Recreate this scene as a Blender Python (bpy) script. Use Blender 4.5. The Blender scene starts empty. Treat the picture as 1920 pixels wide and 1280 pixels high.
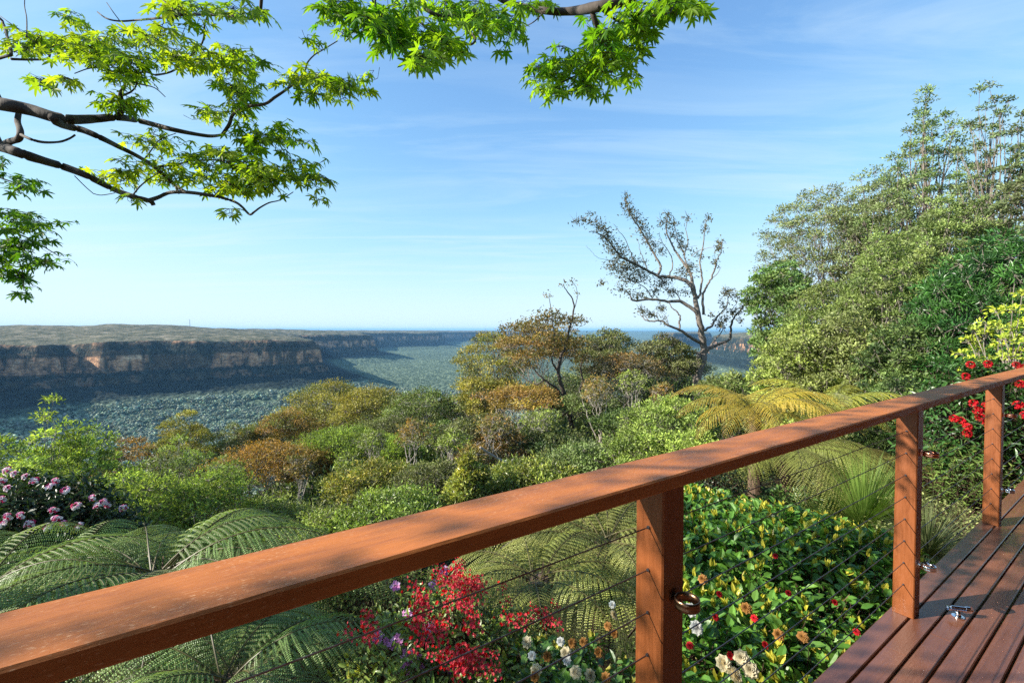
import bpy, math, random
import numpy as np
from mathutils import Vector

random.seed(11)
rng = np.random.default_rng(11)
PI = math.pi
col = bpy.context.scene.collection

# ------------------------------------------------------------------ camera geometry
FP = 853.0                       # focal length in photo pixels (1920 wide)
PITCH = math.atan(22.0 / FP)
EYE = 1.41
ALPHA = math.radians(55.69)      # direction of the railing, right of straight ahead
SU, CU = math.sin(ALPHA), math.cos(ALPHA)

def at(px, py, Y):
    dx = (px - 960) / FP
    dz = (640 - py) / FP
    y = math.cos(PITCH) + dz * math.sin(PITCH)
    z = -math.sin(PITCH) + dz * math.cos(PITCH)
    k = Y / y
    return np.array([dx * k, Y, EYE + z * k])

def loc(s, v, z=0.0):            # deck coordinates (along the rail, outwards) to world
    return np.array([s * SU - v * CU, s * CU + v * SU, z])

# ------------------------------------------------------------------ noise
_T = np.random.default_rng(3).random((256, 256))
def vnoise(x, y):
    xi = np.floor(x).astype(np.int64); yi = np.floor(y).astype(np.int64)
    fx = x - xi; fy = y - yi
    fx = fx * fx * (3 - 2 * fx); fy = fy * fy * (3 - 2 * fy)
    a = _T[xi & 255, yi & 255]; b = _T[(xi + 1) & 255, yi & 255]
    c = _T[xi & 255, (yi + 1) & 255]; d = _T[(xi + 1) & 255, (yi + 1) & 255]
    return (a * (1 - fx) + b * fx) * (1 - fy) + (c * (1 - fx) + d * fx) * fy * 1.0
def fbm(x, y, o=4):
    s = 0; a = .5; t = 0
    for k in range(o):
        s = s + a * vnoise(x + 17.3 * k, y + 5.1 * k); t += a
        x = x * 2.03; y = y * 2.03; a *= .5
    return s / t - .5

# ------------------------------------------------------------------ mesh building
class MB:
    def __init__(s):
        s.v = []; s.f = []; s.t = []; s.n = 0
    def add(s, V, F, tint=None):
        V = np.asarray(V, float).reshape(-1, 3)
        if len(V) == 0: return
        if tint is None: tint = np.ones((len(V), 3))
        tint = np.asarray(tint, float)
        if tint.ndim == 1: tint = np.tile(tint, (len(V), 1))
        s.v.append(V); s.t.append(tint)
        if not isinstance(F, (list, tuple)): F = [F]
        for f in F:
            f = np.asarray(f, np.int64)
            if len(f): s.f.append(f + s.n)
        s.n += len(V)
    def build(s, name, mat, parent=None, smooth=False, link=True):
        V = np.concatenate(s.v); T = np.concatenate(s.t)
        me = bpy.data.meshes.new(name)
        me.vertices.add(len(V)); me.vertices.foreach_set('co', V.astype(np.float32).ravel())
        loops = np.concatenate([f.ravel() for f in s.f])
        sizes = np.concatenate([np.full(len(f), f.shape[1]) for f in s.f])
        starts = np.concatenate([[0], np.cumsum(sizes)[:-1]])
        me.loops.add(len(loops)); me.loops.foreach_set('vertex_index', loops.astype(np.int32))
        me.polygons.add(len(sizes)); me.polygons.foreach_set('loop_start', starts.astype(np.int32))
        me.polygons.foreach_set('use_smooth', np.full(len(sizes), bool(smooth)))
        at_ = me.attributes.new('tint', 'FLOAT_COLOR', 'POINT')
        at_.data.foreach_set('color', np.concatenate([T, np.ones((len(T), 1))], 1).astype(np.float32).ravel())
        me.update(calc_edges=True)
        if mat: me.materials.append(mat)
        o = bpy.data.objects.new(name, me)
        if parent is not None: o.parent = parent
        if link: col.objects.link(o)
        return o

def tag(o, label=None, cat=None, group=None, kind=None):
    if label: o['label'] = label
    if cat: o['category'] = cat
    if group: o['group'] = group
    if kind: o['kind'] = kind
    return o
def empty(name, p=(0, 0, 0), rz=0.0, **k):
    o = bpy.data.objects.new(name, None); o.empty_display_size = .2
    o.location = Vector([float(a) for a in p]); o.rotation_euler = (0, 0, rz)
    col.objects.link(o)
    return tag(o, **k)

def unit(a):
    a = np.asarray(a, float)
    return a / np.maximum(np.linalg.norm(a, axis=-1, keepdims=True), 1e-9)

def tube(mb, P, R, sides=6, tint=None, ref=None, caps=True):
    P = np.asarray(P, float); R = np.asarray(R, float)
    if R.ndim == 0: R = np.full(len(P), float(R))
    t = unit(np.gradient(P, axis=0))
    if ref is None:
        m = np.abs(t.mean(0)); ref = np.eye(3)[np.argmin(m)]
    a = unit(np.cross(t, ref)); b = np.cross(t, a)
    an = np.arange(sides) * 2 * PI / sides
    V = P[:, None, :] + R[:, None, None] * (np.cos(an)[None, :, None] * a[:, None, :] + np.sin(an)[None, :, None] * b[:, None, :])
    n = len(P); i = np.arange(n - 1)[:, None] * sides; j = np.arange(sides)[None, :]; j2 = (j + 1) % sides
    F = np.stack([i + j, i + j2, i + sides + j2, i + sides + j], -1).reshape(-1, 4)
    fs = [F]
    if caps:
        fs += [np.arange(sides)[::-1][None, :], (np.arange(sides) + (n - 1) * sides)[None, :]]
    mb.add(V.reshape(-1, 3), fs, tint)

def prisms(mb, P0, P1, r0, r1, tint=None):
    P0 = np.asarray(P0, float); P1 = np.asarray(P1, float); n = len(P0)
    if n == 0: return
    t = unit(P1 - P0); ref = np.where(np.abs(t[:, 2:3]) > .8, np.array([[1., 0, 0]]), np.array([[0, 0, 1.]]))
    a = unit(np.cross(t, ref)); b = np.cross(t, a)
    V = np.zeros((n, 6, 3))
    for k in range(3):
        c, s_ = math.cos(k * 2 * PI / 3), math.sin(k * 2 * PI / 3)
        o = a * c + b * s_
        V[:, k] = P0 + o * np.reshape(r0, (-1, 1)); V[:, k + 3] = P1 + o * np.reshape(r1, (-1, 1))
    base = np.arange(n)[:, None, None] * 6
    F = (base + np.array([[0, 1, 4, 3], [1, 2, 5, 4], [2, 0, 3, 5]])[None]).reshape(-1, 4)
    mb.add(V.reshape(-1, 3), F, tint)

def smooth_path(P, n=4, jit=0.0, r=None):
    P = np.asarray(P, float); m = len(P)
    Q = []
    for i in range(m - 1):
        p0 = P[max(i - 1, 0)]; p1 = P[i]; p2 = P[i + 1]; p3 = P[min(i + 2, m - 1)]
        for k in range(n):
            t = k / n
            Q.append(.5 * ((2 * p1) + (-p0 + p2) * t + (2 * p0 - 5 * p1 + 4 * p2 - p3) * t * t + (-p0 + 3 * p1 - 3 * p2 + p3) * t ** 3))
    Q.append(P[-1]); Q = np.array(Q)
    if jit and r is not None: Q[1:-1] += r.normal(0, jit, Q[1:-1].shape)
    return Q

def rand_unit(r, n):
    return unit(r.normal(size=(n, 3)))

# leaf templates: (points [along, across, up], triangles)
LEAF4 = (np.array([[0, 0, 0], [.42, .5, .08], [1, 0, -.06], [.42, -.5, .08]]), np.array([[0, 1, 2, 3]]))
LEAF2 = (np.array([[0, 0, 0], [.42, .5, .10], [1, 0, -.05], [.42, -.5, .10]]), np.array([[0, 1, 2], [0, 2, 3]]))
LEAF8 = (np.array([[0, 0, 0], [.3, .46, .10], [.7, .40, .06], [1, 0, -.08], [.7, -.40, .06], [.3, -.46, .10], [.33, 0, 0], [.7, 0, -.02]]),
         np.array([[0, 5, 6], [0, 6, 1], [6, 5, 4], [6, 4, 7], [7, 4, 3], [7, 3, 2], [7, 2, 1], [7, 1, 6]]))
def _maple():
    angs = [-128, -88, -46, 0, 46, 88, 128]; lens = [.36, .66, .88, 1.0, .88, .66, .36]
    pts = [[0, 0, 0]]
    seq = []
    def P(a, r): return [r * math.cos(math.radians(a)), r * math.sin(math.radians(a)), -.30 * r * r]
    seq.append(P(-168, .07))
    for i, (a, l) in enumerate(zip(angs, lens)):
        seq.append(P(a - 15, l * .50)); seq.append(P(a - 8.5, l * .74)); seq.append(P(a, l)); seq.append(P(a + 8.5, l * .74)); seq.append(P(a + 15, l * .50))
        if i < 6: seq.append(P((a + angs[i + 1]) / 2, .33 * (l + lens[i + 1]) / 2 + .04))
    seq.append(P(168, .07))
    pts += seq; n = len(seq)
    return (np.array(pts), np.array([[0, 1 + k, 2 + k] for k in range(n - 1)]))
MAPLE = _maple()

def leaves(mb, P, D, N, L, W, tpl, tint):
    n = len(P)
    if n == 0: return
    T, Fc = tpl
    D = unit(D); S = unit(np.cross(N, D)); Nn = np.cross(D, S)
    L = np.broadcast_to(np.asarray(L, float), (n,)); W = np.broadcast_to(np.asarray(W, float), (n,))
    V = (P[:, None, :] + (T[None, :, 0] * L[:, None])[..., None] * D[:, None, :] + (T[None, :, 1] * W[:, None])[..., None] * S[:, None, :]
         + (T[None, :, 2] * L[:, None])[..., None] * Nn[:, None, :])
    k = len(T)
    F = (np.arange(n)[:, None, None] * k + Fc[None]).reshape(-1, Fc.shape[1])
    tint = np.asarray(tint, float)
    if tint.ndim == 1: tint = np.tile(tint, (n, 1))
    mb.add(V.reshape(-1, 3), F, np.repeat(tint, k, axis=0))

def box(mb, a, b, bev=0.0, tint=None):
    (x0, y0, z0), (x1, y1, z1) = a, b
    if bev <= 0:
        V = [(x, y, z) for x in (x0, x1) for y in (y0, y1) for z in (z0, z1)]
        F = np.array([[0, 1, 3, 2], [4, 6, 7, 5], [0, 4, 5, 1], [2, 3, 7, 6], [0, 2, 6, 4], [1, 5, 7, 3]])
        mb.add(V, F, tint); return
    # chamfered box: profile octagon in y,z extruded along x
    e = bev
    prof = [(y0 + e, z0), (y1 - e, z0), (y1, z0 + e), (y1, z1 - e), (y1 - e, z1), (y0 + e, z1), (y0, z1 - e), (y0, z0 + e)]
    V = [(x, p[0], p[1]) for x in (x0, x1) for p in prof]
    F = [np.array([[k, (k + 1) % 8, 8 + (k + 1) % 8, 8 + k] for k in range(8)]), np.arange(8)[::-1][None], (np.arange(8) + 8)[None]]
    mb.add(V, F, tint)

# ------------------------------------------------------------------ materials
def newmat(name):
    m = bpy.data.materials.new(name); m.use_nodes = True
    nt = m.node_tree; nt.nodes.clear()
    out = nt.nodes.new('ShaderNodeOutputMaterial')
    return m, nt, out
def N(nt, t, **k):
    n = nt.nodes.new(t)
    for a, b in k.items(): setattr(n, a, b)
    return n
def ramp(nt, fac, stops):
    r = N(nt, 'ShaderNodeValToRGB'); e = r.color_ramp.elements
    while len(e) < len(stops): e.new(.5)
    for q, (p, c) in zip(e, stops): q.position = p; q.color = (*c, 1) if len(c) == 3 else c
    nt.links.new(fac, r.inputs[0]); return r.outputs[0]
def mixc(nt, fac, a, b, mode='MIX'):
    m = N(nt, 'ShaderNodeMix', data_type='RGBA', blend_type=mode)
    for sock, v in ((m.inputs[0], fac), (m.inputs[6], a), (m.inputs[7], b)):
        if hasattr(v, 'is_output'): nt.links.new(v, sock)
        elif isinstance(v, (int, float)): sock.default_value = v
        else: sock.default_value = (*v, 1)
    return m.outputs[2]
def math_(nt, op, a, b=0.0, c=0.0):
    m = N(nt, 'ShaderNodeMath', operation=op)
    for s_, v in zip(m.inputs, (a, b, c)):
        if hasattr(v, 'is_output'): nt.links.new(v, s_)
        else: s_.default_value = v
    return m.outputs[0]
def noise(nt, vec, scale, detail=4, rough=.55, dist=0.0):
    n = N(nt, 'ShaderNodeTexNoise'); n.inputs['Scale'].default_value = scale; n.inputs['Detail'].default_value = detail
    n.inputs['Roughness'].default_value = rough; n.inputs['Distortion'].default_value = dist
    if vec is not None: nt.links.new(vec, n.inputs['Vector'])
    return n.outputs[0]
def mapping(nt, vec, scale=(1, 1, 1)):
    m = N(nt, 'ShaderNodeMapping'); m.inputs['Scale'].default_value = scale; nt.links.new(vec, m.inputs[0]); return m.outputs[0]

def leafmat(name, rough=.5, transl=.35, spec=.35, tcol=(1.25, 1.35, .55), nscale=6.0):
    m, nt, out = newmat(name)
    a = N(nt, 'ShaderNodeAttribute', attribute_name='tint')
    oi = N(nt, 'ShaderNodeObjectInfo')
    c = mixc(nt, 1.0, a.outputs['Color'], oi.outputs['Color'], 'MULTIPLY')
    geo = N(nt, 'ShaderNodeNewGeometry')
    v = noise(nt, geo.outputs['Position'], nscale, 2)
    vv = ramp(nt, v, [(.25, (.75, .75, .75)), (.75, (1.25, 1.25, 1.25))])
    c = mixc(nt, 1.0, c, vv, 'MULTIPLY')
    p = N(nt, 'ShaderNodeBsdfPrincipled')
    nt.links.new(c, p.inputs['Base Color']); p.inputs['Roughness'].default_value = rough
    p.inputs['Specular IOR Level'].default_value = spec
    if transl > 0:
        t = N(nt, 'ShaderNodeBsdfTranslucent')
        nt.links.new(mixc(nt, 1.0, c, tcol, 'MULTIPLY'), t.inputs[0])
        mx = N(nt, 'ShaderNodeMixShader'); mx.inputs[0].default_value = transl
        nt.links.new(p.outputs[0], mx.inputs[1]); nt.links.new(t.outputs[0], mx.inputs[2]); nt.links.new(mx.outputs[0], out.inputs[0])
    else: nt.links.new(p.outputs[0], out.inputs[0])
    return m

def barkmat(name, a, b, scale=14):
    m, nt, out = newmat(name)
    tc = N(nt, 'ShaderNodeTexCoord'); v = mapping(nt, tc.outputs['Object'], (1, 1, .25))
    n = noise(nt, v, scale, 6, .65)
    c = ramp(nt, n, [(.3, a), (.65, b)])
    p = N(nt, 'ShaderNodeBsdfPrincipled'); p.inputs['Roughness'].default_value = .85
    nt.links.new(c, p.inputs['Base Color'])
    bp = N(nt, 'ShaderNodeBump'); bp.inputs['Strength'].default_value = .6; bp.inputs['Distance'].default_value = .01
    nt.links.new(n, bp.inputs['Height']); nt.links.new(bp.outputs[0], p.inputs['Normal'])
    nt.links.new(p.outputs[0], out.inputs[0]); return m

def metalmat(name, c, rough):
    m, nt, out = newmat(name)
    p = N(nt, 'ShaderNodeBsdfPrincipled'); p.inputs['Base Color'].default_value = (*c, 1); p.inputs['Metallic'].default_value = 1
    tc = N(nt, 'ShaderNodeTexCoord'); n = noise(nt, tc.outputs['Object'], 60, 3)
    r = ramp(nt, n, [(.3, (rough * .7,) * 3), (.7, (min(1, rough * 1.4),) * 3)])
    nt.links.new(r, p.inputs['Roughness']); nt.links.new(p.outputs[0], out.inputs[0]); return m

def cmix(a, b, t): return tuple(float(x) * (1 - t) + float(y) * t for x, y in zip(a, b))
def woodmat(name, base, dark, pale, rough, wear, bumpd=.0015, spec=.5, board=None, ax=0):
    m, nt, out = newmat(name)
    tc = N(nt, 'ShaderNodeTexCoord')
    sw = lambda t: t if ax == 0 else (t[1], t[2], t[0])
    v1 = mapping(nt, tc.outputs['Object'], sw((1.6, 14, 14))); g = noise(nt, v1, 5, 8, .6, .8)
    c = ramp(nt, g, [(.2, cmix(dark, base, .35)), (.5, base), (.8, tuple(min(1, k * 1.15) for k in base))])
    v2 = mapping(nt, tc.outputs['Object'], sw((1, 1.3, 1.3))); big = noise(nt, v2, 3.5, 4)
    c = mixc(nt, 1.0, c, ramp(nt, big, [(.3, (.82, .8, .8)), (.7, (1.12, 1.1, 1.08))]), 'MULTIPLY')
    # worn specks, elongated with the grain
    v3 = mapping(nt, tc.outputs['Object'], sw((.4, 1.6, 1.6))); w = noise(nt, v3, 260, 2, .5)
    v4 = mapping(nt, tc.outputs['Object'], sw((.6, 2, 2))); w2 = noise(nt, v4, 5, 3)
    f = math_(nt, 'MULTIPLY', ramp(nt, w, [(.60, (0, 0, 0)), (.72, (1, 1, 1))]), ramp(nt, w2, [(.42, (0, 0, 0)), (.62, (1, 1, 1))]))
    f = math_(nt, 'MULTIPLY', f, wear)
    c = mixc(nt, f, c, pale)
    d = noise(nt, tc.outputs['Object'], 240, 1, .5)
    fd = math_(nt, 'MULTIPLY', ramp(nt, d, [(.74, (0, 0, 0)), (.80, (1, 1, 1))]), .7)
    c = mixc(nt, fd, c, dark)
    if board:
        sx = N(nt, 'ShaderNodeSeparateXYZ'); nt.links.new(tc.outputs['Object'], sx.inputs[0])
        q = math_(nt, 'FLOOR', math_(nt, 'DIVIDE', sx.outputs[1], board))
        wn = N(nt, 'ShaderNodeTexWhiteNoise', noise_dimensions='1D'); nt.links.new(q, wn.inputs['W'])
        c = mixc(nt, 1.0, c, ramp(nt, wn.outputs[0], [(0, (.86, .84, .86)), (1, (1.14, 1.1, 1.06))]), 'MULTIPLY')
    p = N(nt, 'ShaderNodeBsdfPrincipled'); nt.links.new(c, p.inputs['Base Color'])
    p.inputs['Specular IOR Level'].default_value = spec
    rr = ramp(nt, g, [(.3, (rough * .8,) * 3), (.75, (min(1, rough * 1.3),) * 3)])
    nt.links.new(rr, p.inputs['Roughness'])
    hh = math_(nt, 'ADD', g, math_(nt, 'MULTIPLY', noise(nt, v3, 90, 2), .5))
    bp = N(nt, 'ShaderNodeBump'); bp.inputs['Strength'].default_value = .55; bp.inputs['Distance'].default_value = bumpd
    nt.links.new(hh, bp.inputs['Height']); nt.links.new(bp.outputs[0], p.inputs['Normal'])
    nt.links.new(p.outputs[0], out.inputs[0]); return m

M = dict(
    gum=leafmat('gum_leaf', .5, .25, .35), glossy=leafmat('glossy_leaf', .38, .26, .5), soft=leafmat('soft_leaf', .6, .4, .2),
    maple=leafmat('maple_leaf', .45, .62, .3, (1.45, 1.35, .35)), fern=leafmat('fern_leaf', .45, .3, .4),
    petal=leafmat('petal', .6, .4, .2, (1, 1, 1)), blade=leafmat('blade_leaf', .5, .3, .3),
    bark_dark=barkmat('bark_dark', (.03, .022, .018), (.09, .07, .055)), bark_grey=barkmat('bark_grey', (.10, .08, .065), (.30, .26, .22)),
    bark_mid=barkmat('bark_mid', (.08, .065, .055), (.26, .22, .185)), bark_pale=barkmat('bark_pale', (.22, .18, .15), (.50, .46, .40)), bark_brown=barkmat('bark_brown', (.05, .03, .02), (.16, .10, .06)),
    rail=woodmat('oiled_rail_wood', (.46, .150, .034), (.25, .068, .014), (.74, .42, .22), .5, .8, spec=.35),
    post=woodmat('oiled_post_wood', (.24, .072, .018), (.09, .022, .006), (.62, .36, .2), .42, .3, ax=2, bumpd=.001),
    deck=woodmat('dark_deck_wood', (.165, .068, .040), (.09, .036, .024), (.34, .22, .17), .24, .7, .0012, .6, .0870),
    steel=metalmat('cable_steel', (.20, .21, .24), .4), chrome=metalmat('chrome', (.85, .86, .88), .09), bronze=metalmat('bronze', (.22, .13, .08), .3),
    copper=metalmat('copper', (.75, .32, .2), .2), frame=woodmat('joist_wood', (.09, .055, .035), (.05, .03, .02), (.3, .2, .1), .7, .2),
)

# ------------------------------------------------------------------ terrain
def G(x, y):                      # near hillside
    x = np.asarray(x, float); y = np.asarray(y, float)
    r = np.hypot(x, y); az = np.degrees(np.arctan2(x, y))
    sl = np.interp(az, [-50, -34, -22, 0, 15, 26], [.36, .33, .22, .17, .10, .05])
    return -2.3 - sl * np.clip(r - 3, 0, None) + .25 * fbm(x / 4, y / 4, 3)
def g1(x, y): return float(G(np.array([x]), np.array([y]))[0])

def W_(px, Y): return ((px - 960) / FP * Y, Y)
mesaA = [(-4200, 500), W_(-300, 1250), W_(-60, 1640), W_(0, 1770), W_(70, 1790), W_(120, 1900), W_(200, 1930), W_(300, 2080), W_(370, 2130), W_(430, 2260), W_(500, 2300), W_(560, 2420), W_(594, 2560), W_(572, 3000), W_(556, 3700), W_(560, 4300), W_(612, 4500), W_(655, 4700), W_(698, 5050), W_(676, 5700), W_(650, 6400), W_(700, 7200), W_(770, 7700), W_(826, 8300), W_(800, 9400), W_(830, 10500), W_(925, 11800), W_(890, 13500), W_(960, 15000), W_(1040, 18000), W_(1010, 26000), (-30000, 26000), (-30000, 500)]
mesaB = [W_(1338, 4300), W_(1385, 3700), W_(1450, 3200), W_(1800, 2900), W_(2600, 2400), (14000, 3000), (14000, 14000), W_(1600, 9000), W_(1420, 6500)]
mesaC = [W_(1238, 7600), W_(1262, 7100), W_(1292, 7300), W_(1330, 7900), W_(1330, 9500), W_(1250, 9000)]
def sdist(x, y, poly):
    P = np.array(poly, float); n = len(P)
    best = np.full(x.shape, 1e12); inside = np.zeros(x.shape, bool)
    for i in range(n):
        a = P[i]; b = P[(i + 1) % n]; e = b - a
        t = np.clip(((x - a[0]) * e[0] + (y - a[1]) * e[1]) / (e @ e), 0, 1)
        best = np.minimum(best, (x - a[0] - t * e[0]) ** 2 + (y - a[1] - t * e[1]) ** 2)
        if a[1] != b[1]:
            c = ((a[1] > y) != (b[1] > y)) & (x < e[0] * (y - a[1]) / (b[1] - a[1]) + a[0])
            inside ^= c
    d = np.sqrt(best)
    return np.where(inside, d, -d)
PROF = [(-900, -345), (-460, -326), (-90, -236), (-62, -228), (-56, -196), (-38, -188), (-32, -176), (-27, -118), (-21, -92), (-10, -86), (-4, -66), (6, -56), (60, -46), (300, -24), (1100, 4), (3000, 10), (60000, 10)]
ROCK = [(-900, 0), (-74, 0), (-64, .55), (-54, .55), (-46, .15), (-37, .3), (-32, 1), (-22, 1), (-18, .5), (-9, .45), (-4, .75), (5, .7), (14, .15), (60, 0), (60000, 0)]

def terr(x, y):
    r = np.hypot(x, y)
    edge = 56 + 8 * fbm(x / 20, y / 20, 2)
    near = G(x, y)
    e = np.clip(r - edge, 0, None)
    floor = -338 + 120 * fbm(x / 1100 + 3.4, y / 1100 + .7, 4) * np.clip((r - 500) / 2500, .25, 1) + 16 * fbm(x / 170, y / 170, 3)
    rate = 1 - np.exp(-e / 190)
    z = np.where(e > 0, near * (1 - rate) + floor * rate, near)
    far = r > 120
    rock = np.zeros_like(z); heath = np.zeros_like(z)
    xs, ys = x[far], y[far]
    zz = z[far]; rk = np.zeros_like(zz); hh = np.zeros_like(zz); dm = np.full_like(zz, -1e9)
    for poly, lift, rkf in ((mesaA, 0, 1), (mesaB, 12, .62), (mesaC, 6, .8)):
        d = sdist(xs, ys, poly)
        d = d + 70 * fbm(xs / 210, ys / 210, 3) + 15 * fbm(xs / 48 + 9, ys / 48, 3) * np.clip(1.3 - np.abs(d) / 400, 0.15, 1)
        pz = np.interp(d, [p[0] for p in PROF], [p[1] for p in PROF])
        rr = np.interp(d, [p[0] for p in ROCK], [p[1] for p in ROCK]) * rkf
        inn = np.clip(d / 400, 0, 1); dm = np.maximum(dm, d)
        dist = np.hypot(xs, ys)
        pz = pz + lift * inn + 30 * np.exp(-((xs + 2655) / 900) ** 2 - ((ys - 3750) / 1300) ** 2) * inn - 28 * inn * np.clip((dist - 4200) / 5000, 0, 1.2) + 26 * inn * fbm(xs / 500, ys / 500, 4)
        pz = pz + 34 * np.clip((d + 50) / 60, 0, 1) * fbm(xs / 330 + 7, ys / 330, 3) + 22 * inn * (fbm(xs / 190, ys / 190 + 4, 3))
        use = pz > zz
        zz = np.where(use, pz, zz); rk = np.where(use, rr, rk)
        hh = np.where(use & (d > -6), np.clip((d + 6) / 20, 0, 1), hh)
    # tree canopy relief on everything that is not rock
    dist = np.hypot(xs, ys)
    can = (vnoise(xs / 11, ys / 11) - .5) * 7 + (vnoise(xs / 5.3 + 40, ys / 5.3) - .5) * 4
    zz = zz + can * (1 - rk) * (1 - .65 * hh) * np.clip(dist / 500, .3, 1)
    zz = zz + rk * (vnoise(xs / 7, ys / 7) - .5) * 6
    z[far] = zz; rock[far] = rk; heath[far] = hh
    global TALUS_SHADE
    TALUS_SHADE = np.zeros_like(z); TALUS_SHADE[far] = np.clip((dm + 300) / 90, 0, 1)  # mask for the painted shade on slopes under the cliffs
    lowfar = np.clip((r - 14000) / 9000, 0, 1)
    z = z * (1 - lowfar) + lowfar * (-95 + 60 * fbm(x / 3000, y / 3000, 3))
    return z, rock, heath

def build_terrain():
    rs = np.concatenate([np.geomspace(1.0, 60, 60), np.linspace(60, 1300, 110)[1:], np.linspace(1300, 3400, 330)[1:], np.geomspace(3400, 12000, 280)[1:], np.geomspace(12000, 70000, 70)[1:]])
    az = np.radians(np.concatenate([np.linspace(-180, -56, 40)[:-1], np.linspace(-56, 56, 860), np.linspace(56, 180, 40)[1:-1]]))
    R, A = np.meshgrid(rs, az, indexing='ij')
    X = R * np.sin(A); Y = R * np.cos(A)
    Z, rk, hh = terr(X.ravel(), Y.ravel())
    V = np.stack([X.ravel(), Y.ravel(), Z], 1)
    nr, na = R.shape
    i = np.arange(nr - 1)[:, None] * na; j = np.arange(na)[None, :]; j2 = (j + 1) % na
    F = np.stack([i + j, i + na + j, i + na + j2, i + j2], -1).reshape(-1, 4)
    mb = MB(); mb.add(V, F, np.stack([rk, hh, TALUS_SHADE], 1))
    mb.add([[0, 0, -2.3]], [], [[0, 0, 0]]) if False else None
    mb.f.append(np.arange(na)[::-1][None, :])
    m, nt, out = newmat('terrain_ground')
    a = N(nt, 'ShaderNodeAttribute', attribute_name='tint'); sp = N(nt, 'ShaderNodeSeparateColor'); nt.links.new(a.outputs['Color'], sp.inputs[0])
    geo = N(nt, 'ShaderNodeNewGeometry'); pos = geo.outputs['Position']
    n1 = noise(nt, mapping(nt, pos, (1, 1, 1)), .05, 5, .75)
    forest = ramp(nt, n1, [(.38, (.012, .026, .022)), (.5, (.055, .085, .060)), (.64, (.19, .24, .17))])
    n2 = noise(nt, mapping(nt, pos, (1, 1, 1)), .02, 7, .7)
    heath = ramp(nt, n2, [(.36, (.028, .040, .025)), (.48, (.10, .10, .06)), (.6, (.20, .175, .12)), (.72, (.40, .34, .25))])
    n3 = noise(nt, mapping(nt, pos, (1, 1, 1.1)), .016, 5, .6, .5)
    n4 = noise(nt, mapping(nt, pos, (1, 1, 3.0)), .05, 4, .6)
    n5 = noise(nt, mapping(nt, pos, (1, 1, .16)), .10, 4, .6)
    rockc = ramp(nt, n3, [(.40, (.10, .08, .06)), (.47, (.34, .20, .12)), (.56, (.52, .30, .17)), (.70, (.66, .50, .34))])
    sz = N(nt, 'ShaderNodeSeparateXYZ'); nt.links.new(pos, sz.inputs[0])
    zn = math_(nt, 'MULTIPLY_ADD', sz.outputs[2], 1 / 200.0, 1.0)      # 0 at -200 m, 1 at the rim
    band = ramp(nt, zn, [(.0, (.35, .35, .35)), (.10, (.3, .3, .3)), (.13, (1, 1, 1)), (.42, (1, 1, 1)), (.47, (.12, .12, .12)), (.66, (.2, .2, .2)), (.72, (.75, .75, .75))])
    blk = noise(nt, mapping(nt, pos, (1, 1, .22)), .011, 3, .7)
    blk = ramp(nt, blk, [(.46, (0, 0, 0)), (.52, (1, 1, 1))])
    veg = ramp(nt, noise(nt, pos, .05, 4), [(.35, (.012, .022, .02)), (.65, (.05, .06, .045))])
    rockc = mixc(nt, math_(nt, 'MULTIPLY', band, math_(nt, 'MULTIPLY_ADD', blk, .85, .15)), veg, rockc)
    rockc = mixc(nt, 1.0, rockc, ramp(nt, n5, [(.35, (.7, .68, .68)), (.6, (1.1, 1.05, 1))]), 'MULTIPLY')
    rockc = mixc(nt, 1.0, rockc, ramp(nt, n4, [(.38, (.45, .45, .46)), (.56, (1.15, 1.13, 1.1))]), 'MULTIPLY')
    rf = math_(nt, 'ADD', sp.outputs[0], math_(nt, 'MULTIPLY', math_(nt, 'SUBTRACT', noise(nt, pos, .03, 4), .5), 1.6))
    rf = ramp(nt, rf, [(.42, (0, 0, 0)), (.62, (1, 1, 1))])
    slope_shade = ramp(nt, sp.outputs[2], [(0, (1.25, 1.22, 1.1)), (1, (.20, .23, .28))])
    forest = mixc(nt, 1.0, forest, slope_shade, 'MULTIPLY')      # cliff shade painted into the slope forest colour, sunlit floor lightened
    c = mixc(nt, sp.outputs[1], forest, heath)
    c = mixc(nt, rf, c, rockc)
    # near soil under the garden
    ln = N(nt, 'ShaderNodeVectorMath', operation='LENGTH'); nt.links.new(pos, ln.inputs[0])
    nearf = ramp(nt, math_(nt, 'DIVIDE', ln.outputs['Value'], 100.0), [(.5, (1, 1, 1)), (.8, (0, 0, 0))])
    soil = ramp(nt, noise(nt, pos, 2.5, 6), [(.35, (.018, .022, .010)), (.6, (.045, .045, .02))])
    c = mixc(nt, nearf, c, soil)
    p = N(nt, 'ShaderNodeBsdfPrincipled'); p.inputs['Roughness'].default_value = .9; p.inputs['Specular IOR Level'].default_value = .1
    nt.links.new(c, p.inputs['Base Color'])
    bp = N(nt, 'ShaderNodeBump'); bp.inputs['Strength'].default_value = .8; bp.inputs['Distance'].default_value = 5
    nt.links.new(noise(nt, pos, .12, 3), bp.inputs['Height']); nt.links.new(bp.outputs[0], p.inputs['Normal'])
    nt.links.new(p.outputs[0], out.inputs[0])
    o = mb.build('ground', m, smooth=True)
    tag(o, kind='structure')
build_terrain()

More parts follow.
